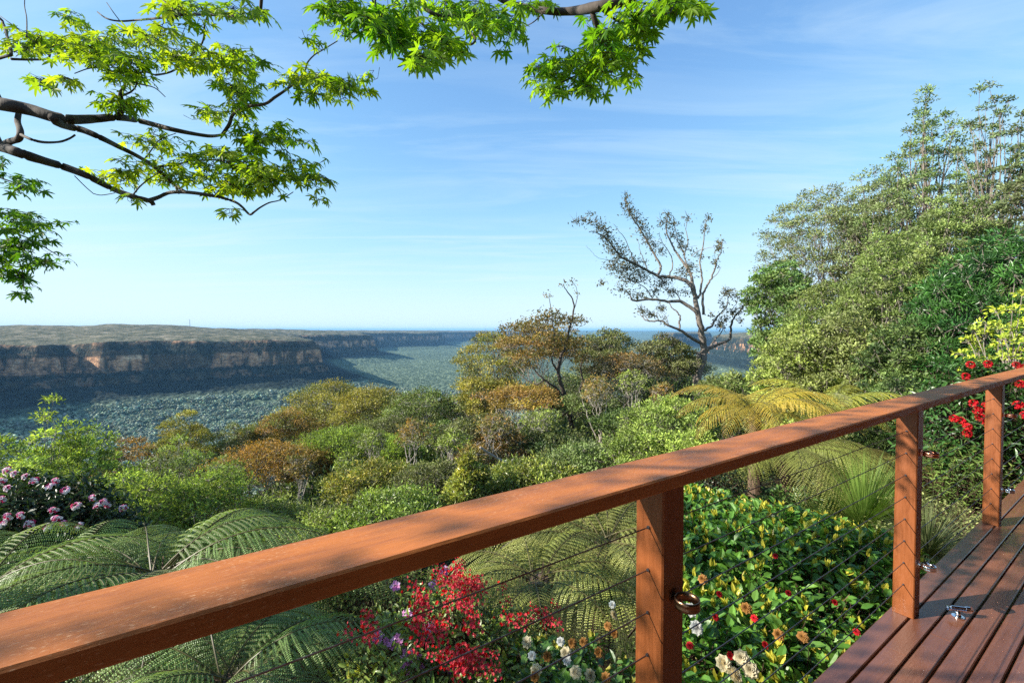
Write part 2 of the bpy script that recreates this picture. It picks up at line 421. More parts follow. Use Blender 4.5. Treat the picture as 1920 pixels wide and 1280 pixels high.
# distant tree canopy on the valley floor: a far wood that reads as one mass
def valley_wood():
    r = np.random.default_rng(5); n = 95000
    Y = np.sqrt(r.uniform(800 ** 2, 2500 ** 2, n)); ax = r.uniform(-1.15, .05, n); X = ax * Y
    Z, rk, hh = terr(X, Y)
    k = (fbm(X / 70, Y / 70, 3) > -.13) & (rk < .2) & (Z < -285) & (sdist(X, Y, mesaA) < -235); X, Y, Z = X[k], Y[k], Z[k]; n = len(X)
    # unit blob: 3 rings
    u = []
    for zz, rad, m in ((-.25, .75, 6), (.25, .95, 7), (.72, .6, 5)):
        for q in range(m):
            a = q * 2 * PI / m + zz * 3; u.append([rad * math.cos(a), rad * math.sin(a), zz])
    u.append([0, 0, 1.0]); u = np.array(u)
    F = []
    def ring(a0, na, b0, nb):
        for q in range(na): F.append([a0 + q, a0 + (q + 1) % na, b0 + int(q * nb / na + .5) % nb])
        for q in range(nb): F.append([b0 + (q + 1) % nb, b0 + q, a0 + int((q + .5) * na / nb + .5) % na])
    ring(0, 6, 6, 7); ring(6, 7, 13, 5)
    for q in range(5): F.append([13 + q, 13 + (q + 1) % 5, 18])
    F = np.array(F)
    s = np.exp(r.normal(1.25, .42, n)).clip(1.4, 9)
    J = r.normal(1, .22, (n, 19, 1))
    V = u[None] * J * s[:, None, None]; V[..., 2] *= .8
    V += np.stack([X, Y, Z + r.uniform(1, 9, n)], 1)[:, None, :]
    base = np.array([.21, .265, .19])
    t = base * r.uniform(.65, 1.35, (n, 1)) * (1 + 1.2 * fbm(X / 45, Y / 45, 3))[:, None] * (1 + r.normal(0, .06, (n, 3)))
    mb = MB(); mb.add(V.reshape(-1, 3), (np.arange(n)[:, None, None] * 19 + F[None]).reshape(-1, 3), np.repeat(t, 19, 0))
    o = mb.build('valley_forest', leafmat('valley_canopy', .8, 0, .1, nscale=.35), smooth=True)
    tag(o, 'hazy grey green forest canopy covering the sunlit valley floor', 'forest', kind='stuff')
valley_wood()

# ------------------------------------------------------------------ generic trees and bushes
OLIVE = (.13, .145, .045); GOLD = (.27, .22, .04); RUST = (.25, .14, .04); GREEN = (.105, .15, .038); BRIGHT = (.22, .265, .06)
DARK = (.03, .058, .02); GREY = (.15, .18, .08); CHART = (.42, .46, .05); LIME = (.24, .30, .06); DULL = (.09, .09, .045)

def tree(name, label, cat, px, Y, topy, wpx, cA, cB, cf=.55, nc=34, nl=190, L=.17, Wd=.07, bark='bark_grey', mat='gum', seed=0, flat=.72, rcf=.17,
         shape='dome', stems=1, r0=None, dens=1.0, group=None, depth=1.0, base=None, bmix=.5, up=.15, lift=0.0, tpl=LEAF4):
    r = np.random.default_rng(1000 + seed)
    nc = int(nc * 1.75); rcf *= .70; nl = int(nl * .54); flat = min(.95, flat * 1.2)
    if name == 'gum_tree' and px < 1300 and cf < .7: cf = .7 if stems < 3 else .48
    top = at(px, topy, Y); W = wpx / FP * Y
    bx, by = top[0] + r.uniform(-.1, .1) * W, Y + r.uniform(-.1, .1) * W
    gz = g1(bx, by) if base is None else base
    H = top[2] - gz
    root = empty(name, (bx, by, gz - .05), label=label, cat=cat, group=group)
    ox = top[0] - bx
    rc = W * rcf
    c = np.array([ox, 0, H * (1 - cf / 2)])
    # clump centres
    umb = name == 'gum_tree' and px < 1300 and Y > 18
    nc = int(nc * (1.0 if umb else 1.25)); m0 = nc * 7
    d = rand_unit(r, m0 * 2); d = d[d[:, 2] > -.75][:m0]; m0 = len(d)
    rad = r.uniform(.35, 1, m0) ** (.3 if umb else .4)
    h = d[:, 2] * rad
    if umb: h = np.abs(h) * 1.3 - .45
    wob = .58 + .72 * vnoise(np.arctan2(d[:, 1], d[:, 0]) * 1.6 + seed, d[:, 2] * 2 + 7)
    if umb: rcf *= 1.0; rc = W * rcf
    hx = (W / 2 - rc * .55) * wob
    if shape == 'cone': hx = hx * (1.12 - .85 * np.clip(h * .5 + .5, 0, 1) ** 1.1)
    if shape == 'spire': hx = hx * np.interp(h, [-1, .1, .55, 1], [1, .9, .55, .2])
    if shape == 'vase': hx = hx * (.55 + .5 * np.clip(h * .5 + .5, 0, 1))
    C = c + np.stack([d[:, 0] * rad * hx, d[:, 1] * rad * hx * depth, h * (H * cf / 2 - rc * flat * .8)], 1)
    # spread the clumps evenly: farthest point picking
    pick = [int(np.argmax(C[:, 2]))]; dm = ((C - C[pick[0]]) ** 2).sum(1)
    for _ in range(nc - 1):
        q = int(np.argmax(dm * r.uniform(.35, 1, len(dm)))); pick.append(q); dm = np.minimum(dm, ((C - C[q]) ** 2).sum(1))
    C = C[pick]; nc = len(C)
    C[:, 2] = H * (1 - cf) + (C[:, 2] - H * (1 - cf)) * (H * cf - rc * flat * .9) / max(.1, C[:, 2].max() - H * (1 - cf))
    if shape in ('cone', 'spire'): C[np.argmax(C[:, 2]), :2] = [ox, 0]
    # wood
    tr_ = max(.004, Y * .00026)
    mb = MB(); R0 = r0 or max(.03, H * .0125)
    starts = []
    for st in range(stems):
        lean = r.normal(0, .10 if stems == 1 else .35, 2) * W * .5
        p = np.array([[0, 0, 0], [lean[0] * .3, lean[1] * .3, H * .28], [ox * .5 + lean[0] * .7, lean[1] * .8, H * .55], [ox + lean[0], lean[1], H * (.86 if stems == 1 else r.uniform(.7, .9))]])
        if shape == 'cone': p[3] = [ox, 0, H * .9]
        q = smooth_path(p, 5, H * .006, r); rr = np.linspace(R0, R0 * .1, len(q)) / (stems ** .5)
        tube(mb, q, rr, 6); starts.append((q, rr))
    k = max(3, nc // 6); idx = r.choice(nc, k, replace=False)
    own = np.argmin(((C[:, None] - C[None, idx]) ** 2).sum(-1), 1)
    for a in range(k):
        mem = np.where(own == a)[0]
        if not len(mem): continue
        q, rr = starts[r.integers(stems)]
        mean = C[mem].mean(0)
        f = np.clip((mean[2] / H - r.uniform(.18, .32)), .12, .85); si = int(f * (len(q) - 1)); s0 = q[si]
        node = s0 * .45 + mean * .55 + np.array([0, 0, -.03 * H])
        ctrl = (s0 + node) / 2 + r.normal(0, .09 * W, 3) * [1, 1, .5]; ctrl[:2] = ctrl[:2] * .6 + mean[:2] * .4
        path = smooth_path([s0, ctrl, node], 4, W * .008, r); ra = min(rr[si] * .6, R0 * .5)
        tube(mb, path, np.linspace(ra, ra * .5, len(path)), 5)
        for m_ in mem:
            e = C[m_]; ctrl = (node + e) / 2 + r.normal(0, .04 * W, 3)
            path = smooth_path([node, ctrl, e], 3, W * .006, r)
            tube(mb, path, np.linspace(ra * .55, max(.006, ra * .2, tr_ * (1.6 if umb else .8)), len(path)), 4)
    nt_ = 12
    E = np.repeat(C, nt_, 0); T = E + rand_unit(r, len(E)) * rc * r.uniform(.5, .95, (len(E), 1)) * [1, 1, flat]
    prisms(mb, E, T, tr_ * 1.5, tr_ * .7)
    mb.build('trunk', M[bark], root)
    # leaves
    nl_ = int(nl * dens * (r.uniform(1.7, 3.0) if umb else 1.5)); n = nc * nl_
    if umb: L *= .85; Wd *= .95
    E = np.repeat(C, nl_, 0); cs = np.repeat(r.uniform(.75, 1.25, nc), nl_)
    du = rand_unit(r, n); du[:, 2] = np.where(du[:, 2] < -.35, -du[:, 2] * .6, du[:, 2])
    rr = r.uniform(.15, 1.05, n) ** .6
    if umb: du[:, 2] = np.abs(du[:, 2]) * .9 - .05; rr = r.uniform(.55, 1.08, n) ** .7
    lump = .72 + .55 * vnoise(du[:, 0] * 2.2 + E[:, 0] * 3, du[:, 1] * 2.2 + du[:, 2] * 2 + E[:, 1] * 3)
    P = E + du * (rr * rc * cs * lump)[:, None] * [1, 1, flat]
    D = unit(du * .6 + r.normal(0, .55, (n, 3)) + [0, 0, up])
    Nn = unit(du * (1.1 if umb else .7) + [0, 0, .3] + r.normal(0, .5, (n, 3)))
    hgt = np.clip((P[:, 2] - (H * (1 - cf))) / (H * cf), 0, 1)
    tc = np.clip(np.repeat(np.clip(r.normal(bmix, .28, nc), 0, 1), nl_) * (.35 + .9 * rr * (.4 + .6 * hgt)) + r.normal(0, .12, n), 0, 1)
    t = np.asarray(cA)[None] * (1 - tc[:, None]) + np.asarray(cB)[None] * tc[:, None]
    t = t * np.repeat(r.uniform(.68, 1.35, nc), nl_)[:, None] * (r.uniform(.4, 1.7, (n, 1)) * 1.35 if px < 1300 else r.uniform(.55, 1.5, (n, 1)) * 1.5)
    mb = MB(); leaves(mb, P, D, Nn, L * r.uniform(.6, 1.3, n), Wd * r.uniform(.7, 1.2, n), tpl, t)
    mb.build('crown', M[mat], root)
    return root

SM = {}
def bush(name, label, cat, cx, cy, rx, ry, ztop, fall, nsh, nlf, L, Wd, cA, cB, height=.6, tpl=LEAF8, mat='glossy', seed=0, rz=0.0, bark='bark_brown',
         tipcol=None, tipfrac=0.0, lean=.35, group=None, bump=.12, power=2.6, upl=.5, shoot=.3, tilt=0.0, mask=None):
    """leafy mound made of upright leafy shoots; its upper surface is kept for placing flowers"""
    r = np.random.default_rng(3000 + seed)
    gz = g1(cx, cy)
    root = empty(name, (cx, cy, gz - .05), label=label, cat=cat, group=group)
    ca, sa = math.cos(rz), math.sin(rz)
    def surf(x, y):
        dx, dy = x - cx, y - cy; u = (dx * ca + dy * sa) / rx; v = (-dx * sa + dy * ca) / ry
        q = (np.abs(u) ** power + np.abs(v) ** power)
        return ztop - fall * q + bump * 2 * fbm(x * 2.2 + seed, y * 2.2, 2) + tilt * v
    def inside(x, y):
        if mask is not None and not np.all(mask(x, y)): return np.array([False])
        dx, dy = x - cx, y - cy; u = (dx * ca + dy * sa) / rx; v = (-dx * sa + dy * ca) / ry
        return (np.abs(u) ** power + np.abs(v) ** power) < 1
    u = r.uniform(-1, 1, nsh * 2); v = r.uniform(-1, 1, nsh * 2); k = (np.abs(u) ** power + np.abs(v) ** power) < 1
    u, v = u[k], v[k]
    X = cx + u * rx * ca - v * ry * sa; Yy = cy + u * rx * sa + v * ry * ca
    if mask is not None: k = mask(X, Yy); u, v, X, Yy = u[k], v[k], X[k], Yy[k]
    u, v, X, Yy = u[:nsh], v[:nsh], X[:nsh], Yy[:nsh]; n = len(u)
    Z = surf(X, Yy) - r.exponential(.10, n) * height
    tipP = np.stack([X, Yy, Z], 1)
    out = np.stack([u * ca - v * sa, u * sa + v * ca, np.zeros(n)], 1)
    D = unit(out * lean * 1.6 + r.normal(0, .25, (n, 3)) + [0, 0, 1])
    Ls = shoot * r.uniform(.6, 1.3, n)
    B = tipP - D * Ls[:, None]
    org = np.array([cx, cy, gz])
    mb = MB()
    prisms(mb, B - org, tipP - org, .004, .002)
    B2 = B - D * .5 * height + (np.array([[cx, cy, gz]]) - B) * [.25, .25, 0]
    prisms(mb, B2 - org, B - org, .009, .005)
    for q in range(9):
        e = B2[r.integers(n)] - org
        path = smooth_path([[r.normal(0, .08), r.normal(0, .08), 0], e * [.4, .4, .55], e], 4, .01, r); tube(mb, path, np.linspace(.03, .01, len(path)), 6)
    mb.build('stem', M[bark], root)
    m = nlf; idx = np.repeat(np.arange(n), m); f = np.tile(np.linspace(.12, 1, m), n) + r.normal(0, .04, n * m)
    P = B[idx] + D[idx] * (Ls[idx] * f)[:, None] - org
    ang = np.tile(np.arange(m) * 2.4, n) + np.repeat(r.uniform(0, 6.3, n), m) + r.normal(0, .3, n * m)
    a = unit(np.cross(D[idx], [.3, .2, .9])); b = np.cross(D[idx], a)
    R_ = np.cos(ang)[:, None] * a + np.sin(ang)[:, None] * b
    LD = unit(R_ + D[idx] * (upl * (.3 + f))[:, None] + r.normal(0, .15, (n * m, 3)))
    LN = unit(D[idx] - R_ * .35 + r.normal(0, .25, (n * m, 3)))
    tc = np.clip(np.repeat(r.beta(1.2, 2, n), m) * .8 + .25 * f + r.normal(0, .1, n * m), 0, 1)
    t = np.asarray(cA)[None] * (1 - tc[:, None]) + np.asarray(cB)[None] * tc[:, None]
    t *= r.uniform(.7, 1.3, (n * m, 1))
    mb = MB(); leaves(mb, P, LD, LN, L * r.uniform(.6, 1.2, n * m), Wd * r.uniform(.7, 1.15, n * m), tpl, t)
    if tipcol is not None:
        ii = np.where(r.random(n) < tipfrac)[0]
        for q in range(4):
            dd = unit(D[ii] + r.normal(0, .22, (len(ii), 3)))
            leaves(mb, tipP[ii] - org, dd, rand_unit(r, len(ii)), L * r.uniform(.5, .95, len(ii)), Wd * .55, tpl, np.asarray(tipcol) * r.uniform(.7, 1.25, (len(ii), 1)))
    mb.build('foliage', M[mat], root)
    SM[root.name] = (surf, inside)
    return root

def hit(root, px, py, y0=1.0, y1=14.0):
    """where the sight line of a photo point meets a bush's leafy surface"""
    surf, inside = SM[root.name]
    last = None
    for Y in np.arange(y0, y1, .03):
        p = at(px, py, Y)
        ins = bool(inside(np.array([p[0]]), np.array([p[1]]))[0])
        if ins: last = p
        if ins and p[2] <= float(surf(np.array([p[0]]), np.array([p[1]]))[0]) + .05: return p
    return last

# ------------------------------------------------------------------ flowers (prototypes shared by copies)
def flower_mesh(kind, seed):
    r = np.random.default_rng(seed); mb = MB()
    def floret(c, axis, rad, colr, petals=5, cup=.5, width=.8, edge=None):
        a = unit(np.cross(axis, [.31, .22, .9])); b = np.cross(axis, a); th = r.uniform(0, 6.3)
        P, D, Nn = [], [], []
        for q in range(petals):
            an = th + q * 2 * PI / petals
            rd = math.cos(an) * a + math.sin(an) * b
            D.append(unit(rd + axis * cup)); Nn.append(unit(axis - rd * cup)); P.append(c)
        cc = np.asarray(colr) * r.uniform(.8, 1.15)
        leaves(mb, np.array(P), np.array(D), np.array(Nn), rad, rad * width, LEAF8, np.tile(cc, (petals, 1)))
    if kind == 'pink':      # rhododendron truss, unit radius
        for q in range(24):
            d = unit(np.array([*r.normal(0, 1, 2), abs(r.normal(0, .8)) + .15]))
            c = [(.88, .70, .80), (.92, .89, .90), (.66, .05, .18), (.82, .34, .60), (.92, .88, .90)][r.integers(5)]
            floret(d * r.uniform(.45, .75), unit(d + [0, 0, .2] + r.normal(0, .3, 3)), .36, c, 5, .5)
    elif kind == 'red':     # dense scarlet head
        for q in range(34):
            d = unit(np.array([*r.normal(0, 1, 2), r.normal(.35, .8)]))
            floret(d * .55, d, .45, [(.70, .012, .02), (.55, .008, .03), (.78, .05, .05)][r.integers(3)], 4, .9, .45)
    elif kind == 'azalea':  # loose spray of scarlet flowers
        for q in range(15):
            p = np.array([*r.normal(0, .8, 2), r.normal(0, .45)]); d = unit(np.array([*r.normal(0, .6, 2), 1]))
            prisms(mb, [[0, 0, -.5]], [p], .02, .015, (.12, .16, .05))
            floret(p, d, .34, [(.72, .010, .015), (.74, .05, .10), (.85, .10, .12)][r.integers(3)], 5, .55, .62)
    elif kind == 'mauve':
        for q in range(7):
            p = np.array([*r.normal(0, .4, 2), r.normal(0, .25)]); d = unit(np.array([*r.normal(0, .6, 2), 1]))
            prisms(mb, [[0, 0, -.5]], [p], .02, .015, (.12, .16, .05))
            floret(p, d, .5, [(.75, .32, .62), (.80, .50, .74), (.60, .16, .48)][r.integers(3)], 5, .5, .75)
    else:                   # camellia: several rings of round petals
        colr = {'cream': (.85, .76, .52), 'white': (.88, .88, .84), 'brown': (.48, .24, .07), 'bud': (.55, .02, .03)}[kind]
        for k, (np_, cup, rad) in enumerate(((8, .12, 1.0), (8, .4, .88), (7, .8, .72), (6, 1.5, .56), (5, 3.0, .42))):
            floret(np.array([0, 0, .08 * k]), np.array([.05, .05, 1.]), rad, np.array(colr) * (1 - .04 * k), np_, cup, .95)
    return mb.build('flower_cluster', M['petal'], link=False).data
FM = {}
def flower(parent, kind, p, rad, name=None, tilt=.5, label=None):
    if (kind, 0) not in FM:
        for v in range(3): FM[(kind, v)] = flower_mesh(kind, 70 + v * 7 + len(FM))
    nm = name or {'pink': 'flower_truss', 'red': 'flower_head', 'azalea': 'flower_spray', 'mauve': 'flower_spray', 'bud': 'flower_bud'}.get(kind, 'flower')
    o = bpy.data.objects.new(nm, FM[(kind, random.randrange(3))])
    o.parent = parent; o.location = Vector([float(q) for q in (np.asarray(p) - np.array(parent.location))])
    o.rotation_euler = (tilt + random.uniform(-.3, .3), random.uniform(-.3, .3), random.uniform(0, 6.28))
    o.rotation_euler[0] = tilt; o.rotation_euler[2] = random.uniform(-.8, .8)
    o.scale = (rad, rad, rad * random.uniform(.8, 1.1)); b = random.uniform(.85, 1.1); o.color = (b, b, b, 1)
    if label: o['label'] = label
    col.objects.link(o); return o

# ------------------------------------------------------------------ ferns
def frond_mesh(Lf, npair, npin, a0, a1, wid, cA, cB, seed, droop=.5, golden=0.0):
    r = np.random.default_rng(seed); mb = MB()
    n = 40; t = np.linspace(0, 1, n); ang = np.radians(a0 + (a1 - a0) * t ** 1.15)
    ds = Lf / (n - 1)
    X = np.concatenate([[0], np.cumsum(np.cos(ang[:-1]) * ds)]); Z = np.concatenate([[0], np.cumsum(np.sin(ang[:-1]) * ds)])
    Yw = .04 * Lf * np.sin(t * 3 + seed)
    path = np.stack([X, Yw, Z], 1)
    tube(mb, path, np.linspace(.009, .0015, n) * (Lf / 1.8), 5, (.13, .11, .04), ref=np.array([0, 1., 0]))
    P_, D_, N_, L_, W_2, T_ = [], [], [], [], [], []
    p0s, p1s = [], []
    for i in range(npair):
        f = .13 + .86 * i / (npair - 1)
        k = f * (n - 1); a = int(min(k, n - 2)); fr = k - a
        c = path[a] * (1 - fr) + path[a + 1] * fr; tan = unit(path[a + 1] - path[a])
        up = unit(np.cross(tan, [0, 1, 0]) * -1); up = up if up[2] > 0 else -up
        pl = wid * Lf * (math.sin(PI * min(1, (f - .08) / .92) ** .62) ** .75) * (1 - .12 * f) + .012
        for sgn in (-1, 1):
            fw = .18 + .75 * f + r.normal(0, .05)
            d0 = unit(np.array([0, sgn, 0]) + tan * fw + up * .10)
            m = max(6, int(npin * (pl / (wid * Lf)) ** .8)); u = np.linspace(.05, 1, m)
            sag = droop * pl * u ** 2 * (.55 + .2 * r.random())
            q = c + d0 * (pl * u)[:, None] - np.array([0, 0, 1]) * sag[:, None] + tan * (.10 * pl * u ** 2)[:, None]
            tg = unit(np.gradient(q, axis=0)); nn = unit(np.cross(tg, tan)) * sgn; nn = np.where(nn[:, 2:3] < 0, -nn, nn)
            sd = np.cross(nn, tg)
            p0s.append(np.vstack([c, q[:-1]])); p1s.append(q)
            pw = pl * .060 * np.sin(PI * np.clip(.12 + .86 * (1 - u), 0, 1)) ** .7 * (1 - .35 * u) + .004
            for s2 in (-1, 1):
                P_.append(q); D_.append(unit(sd * s2 + tg * .45 + nn * (-.18)) + r.normal(0, .05, (m, 3))); N_.append(nn + r.normal(0, .12, (m, 3)))
                L_.append(pw * r.uniform(.9, 1.1, m)); W_2.append(np.full(m, pl / m * .66))
                tt = np.clip(f * .5 + u * .3 + golden + r.normal(0, .08, m), 0, 1)[:, None]
                T_.append((np.asarray(cA) * (1 - tt) + np.asarray(cB) * tt) * r.uniform(.85, 1.15, (m, 1)))
    p0, p1 = np.vstack(p0s), np.vstack(p1s)
    prisms(mb, p0, p1, .0022, .0018, (.20, .17, .06))
    leaves(mb, np.vstack(P_), np.vstack(D_), np.vstack(N_), np.concatenate(L_), np.concatenate(W_2), LEAF4, np.vstack(T_))
    return mb.build('frond', M['fern'], link=False).data

def fern(name, label, p, meshes, nf, tr=.09, seed=0, tiltr=(-12, 12), scale=(.85, 1.1), color=(1, 1, 1), cat='tree fern', azs=None, group=None, trunk=True):
    r = np.random.default_rng(500 + seed)
    gz = g1(p[0], p[1]); root = empty(name, (p[0], p[1], gz - .05), label=label, cat=cat, group=group)
    h = p[2] - gz + .05
    if trunk:
        mb = MB(); q = smooth_path([[0, 0, 0], [r.normal(0, .03), r.normal(0, .03), h * .5], [0, 0, h]], 6, .006, r)
        tube(mb, q, np.linspace(tr * 1.5, tr, len(q)), 9)
        n = int(60 * h) + 20; z = r.uniform(.05, h, n); a = r.uniform(0, 6.3, n); o = np.stack([np.cos(a), np.sin(a), np.zeros(n)], 1)
        prisms(mb, o * tr + np.stack([0 * z, 0 * z, z], 1), o * tr * 1.7 + np.stack([0 * z, 0 * z, z + .10], 1), .008, .004)
        mb.build('trunk', M['bark_brown'], root)
    for k in range(nf):
        az = (k * 360 / nf + r.uniform(-14, 14)) if azs is None else azs[k] + r.uniform(-4, 4)
        o = bpy.data.objects.new('frond', meshes[r.integers(len(meshes))]); o.parent = root
        o.location = (0, 0, h - .03 * (k % 3)); o.rotation_euler = (0, math.radians(-r.uniform(*tiltr)), math.radians(az))
        s = r.uniform(*scale); o.scale = (s, s * r.choice([-1, 1]), s)
        b = r.uniform(.82, 1.15); o.color = (color[0] * b, color[1] * b, color[2] * b, 1); col.objects.link(o)
    return root

# traced trees: branch paths as seen, given real depth and thickness
def traced(root, org, branches, Y0, field, mat, sides=7, jit=0.0, r=None, n=4):
    mb = MB()
    for pts, ra, rb in branches:
        P = []
        for q in pts:
            Y = q[2] if len(q) > 2 else Y0 + field(q[0], q[1])
            P.append(at(q[0], q[1], Y) - org)
        P = smooth_path(P, n, jit, r); tube(mb, P, np.linspace(ra, rb, len(P)), sides, ref=np.array([.2, .95, .2]))
    return mb.build('branches' if False else 'trunk', mat, root, smooth=True)

# ------------------------------------------------------------------ deck and railing
RZ = PI / 2 - ALPHA
def build_deck():
    mb = MB(); r = np.random.default_rng(8)
    pitch = .0870; v = .800
    for i in range(52):
        v1 = v - .002; v0 = v - pitch + .0065; v -= pitch
        s = -3.2; cuts = [-3.2]
        while s < 13: s += r.uniform(2.4, 4.2); cuts.append(min(s, 13))
        for a, b in zip(cuts[:-1], cuts[1:]):
            dz = r.uniform(-.0012, .0012)
            box(mb, (a + .0015, v0, -.024 + dz), (b - .0015, v1, dz), .0035)
    o = mb.build('deck', M['deck']); o.rotation_euler[2] = RZ; tag(o, kind='structure')
    mb = MB()
    box(mb, (-3.1, .745, -.26), (12.9, .785, -.028), .004)
    for k in range(14): box(mb, (-3 + k * 1.2, -3.6, -.20), (-2.95 + k * 1.2, .743, -.028), .003)
    f = mb.build('deck_frame', M['frame']); f.rotation_euler[2] = RZ; tag(f, kind='structure')
    for k, s in enumerate((-1, 2.8, 6.6, 10.4)):
        for v in (.6, -3.3):
            p = loc(s, v); gz = g1(p[0], p[1]); mb = MB()
            box(mb, (-.06, -.06, gz - .3), (.06, .06, -.205), .004)
            q = mb.build('deck_pier', M['frame']); q.location = (p[0], p[1], 0); q.rotation_euler[2] = RZ
            q['kind'] = 'structure'
build_deck()

POSTS = [-1.02, .922, 2.845, 4.70, 6.62, 8.5]
CABZ = [.155 + .1085 * k for k in range(8)]
def build_railing():
    root = empty('deck_railing', (0, 0, 0), RZ, label='orange brown timber balustrade with steel cables along the deck edge', cat='railing')
    ztop, th = 1.062, .034
    for a, b in ((-3.0, 2.872), (2.8755, 8.6)):
        mb = MB(); box(mb, (0, 0, 0), (b - a, .1405, th), .004)
        o = mb.build('handrail', M['rail'], root); o.location = (a, .6725, ztop - th)
    for s in POSTS:
        mb = MB()
        box(mb, (0, 0, 0), (.085, .085, ztop - th - .001), .003)
        # chamfer along the height instead of along s
        mb = MB(); e = .004; w = .085
        prof = [(e, 0), (w - e, 0), (w, e), (w, w - e), (w - e, w), (e, w), (0, w - e), (0, e)]
        V = [(x, y, z) for z in (.001, ztop - th - .001) for x, y in prof]
        mb.add(V, [np.array([[k, (k + 1) % 8, 8 + (k + 1) % 8, 8 + k] for k in range(8)]), np.arange(8)[::-1][None], (np.arange(8) + 8)[None]])
        p = mb.build('post', M['post'], root); p.location = (s, .698, 0)
    for z in CABZ:
        mb = MB()
        x = np.linspace(-2.9, 8.5, 70); sag = np.zeros_like(x)
        for a, b in zip(POSTS[:-1], POSTS[1:]):
            k = (x > a) & (x < b); sag[k] = -.003 * np.sin(PI * (x[k] - a) / (b - a))
        tube(mb, np.stack([x, np.full_like(x, .7405), z + sag], 1), .0017, 6)
        mb.build('cable', M['steel'], root)
    # small ferrules where each cable enters and leaves a post
    mb = MB(); tube(mb, [(-.0045, 0, 0), (.0025, 0, 0)], .0042, 8); fm = mb.build('ferrule', M['steel'], link=False).data
    for s in POSTS[1:4]:
        for z in CABZ:
            for d in (0, .087):
                o = bpy.data.objects.new('ferrule', fm); o.parent = root; o.location = (s + d, .7405, z); col.objects.link(o)
    return root
railing = build_railing()

def ring_bracket(s, z, mat, label, R=.027, hgt=.024):
    p = loc(s + .0425, .698, z)
    root = empty('ring_bracket', p, RZ, label=label, cat='ring bracket')
    mb = MB(); tube(mb, [(0, -.0005, 0), (0, -.005, 0)], .017, 18)
    for d in (-.009, .009): tube(mb, [(d, -.005, 0), (d, -.0068, 0)], .003, 10)
    mb.build('mounting_plate', M[mat], root)
    mb = MB(); a = np.linspace(0, 2 * PI, 33)
    cy = -.012 - R; t = .0028
    prof = [(R, -hgt / 2), (R + t, -hgt / 2 + .001), (R + t, -hgt / 6), (R + t * .35, 0), (R + t, hgt / 6), (R + t, hgt / 2 - .001), (R, hgt / 2), (R - .0004, 0)]
    V = [(math.cos(q) * pr, cy + math.sin(q) * pr, zz) for q in a[:-1] for pr, zz in prof]; m = len(prof); n = 32
    F = np.array([[i * m + j, ((i + 1) % n) * m + j, ((i + 1) % n) * m + (j + 1) % m, i * m + (j + 1) % m] for i in range(n) for j in range(m)])
    mb.add(V, F); mb.build('ring', M[mat], root, smooth=True)
    mb = MB(); tube(mb, [(0, -.004, 0), (0, -.0135, 0)], .006, 12); mb.build('stem', M[mat], root)
ring_bracket(POSTS[1], .748, 'bronze', 'brown bronze ring holder on the nearest railing post')
ring_bracket(POSTS[2], .812, 'copper', 'copper coloured ring holder high on the middle railing post')
ring_bracket(POSTS[2], .262, 'chrome', 'shiny chrome ring holder low on the middle railing post')
ring_bracket(POSTS[3], .800, 'copper', 'reddish copper ring holder high on the farthest railing post')
ring_bracket(POSTS[3], .262, 'chrome', 'silver ring holder low on the farthest railing post')

def door_catch():
    p = at(1796, 1158, 2.2); p[2] = 0
    root = empty('door_catch', p, math.radians(-14), label='shiny chrome catch screwed to the dark deck boards', cat='door catch')
    mb = MB(); tube(mb, [(0, 0, .001), (0, 0, .006)], .024, 28); tube(mb, [(0, 0, .006), (0, 0, .008)], .019, 28); mb.build('base', M['chrome'], root)
    mb = MB(); tube(mb, [(0, 0, .007), (0, 0, .018), (0, 0, .030)], [.014, .009, .011], 20); mb.build('stem', M['chrome'], root, smooth=True)
    mb = MB()   # open half-round cradle lying on the stem
    n = 14; a = np.linspace(-PI * .05, -PI * .95, n); Ro, Ri = .0155, .0125; L = .044
    V = [(x, math.cos(q) * rr, .0455 + math.sin(q) * rr) for x in (-L, L) for rr in (Ro, Ri) for q in a]
    F = []
    for i in range(n - 1):
        F += [[i, i + 1, 2 * n + i + 1, 2 * n + i], [n + i + 1, n + i, 3 * n + i, 3 * n + i + 1], [i + 1, i, n + i, n + i + 1], [2 * n + i, 2 * n + i + 1, 3 * n + i + 1, 3 * n + i]]
    F += [[0, 2 * n, 3 * n, n], [n - 1, 2 * n - 1, 4 * n - 1, 3 * n - 1]]
    mb.add(V, np.array(F)); mb.build('cradle', M['chrome'], root)
    mb = MB(); tube(mb, [(-.030, 0, .047), (.030, 0, .047)], .008, 16); tube(mb, [(.030, 0, .047), (.047, 0, .047)], .011, 16); mb.build('roller', M['chrome'], root)
    mb = MB()
    for k in range(9):
        q = k * 2 * PI / 9; tube(mb, [(.046, math.cos(q) * .006, .047 + math.sin(q) * .006), (.056, math.cos(q) * .011, .047 + math.sin(q) * .011)], .0016, 5)
    mb.build('spring', M['copper'], root)
door_catch()

def unseen_house():
    root = empty('unseen_house', (0, 0, 0), RZ, label='unseen dark timber wall and long eave added to shade the railing', cat='unseen_house')
    mb = MB()
    for k in range(22): box(mb, (-3.2, -3.42 - .02, .0 + k * .14), (13, -3.36 + .012 * (k % 2), .135 + k * .14), .004)
    mb.build('wall', M['frame'], root)
    mb = MB(); box(mb, (-7, -8, 3.05), (17, -.02, 3.2), .01); mb.build('shade_roof', M['frame'], root)  # out of view, added and run far out to keep sky light off the railing
unseen_house()

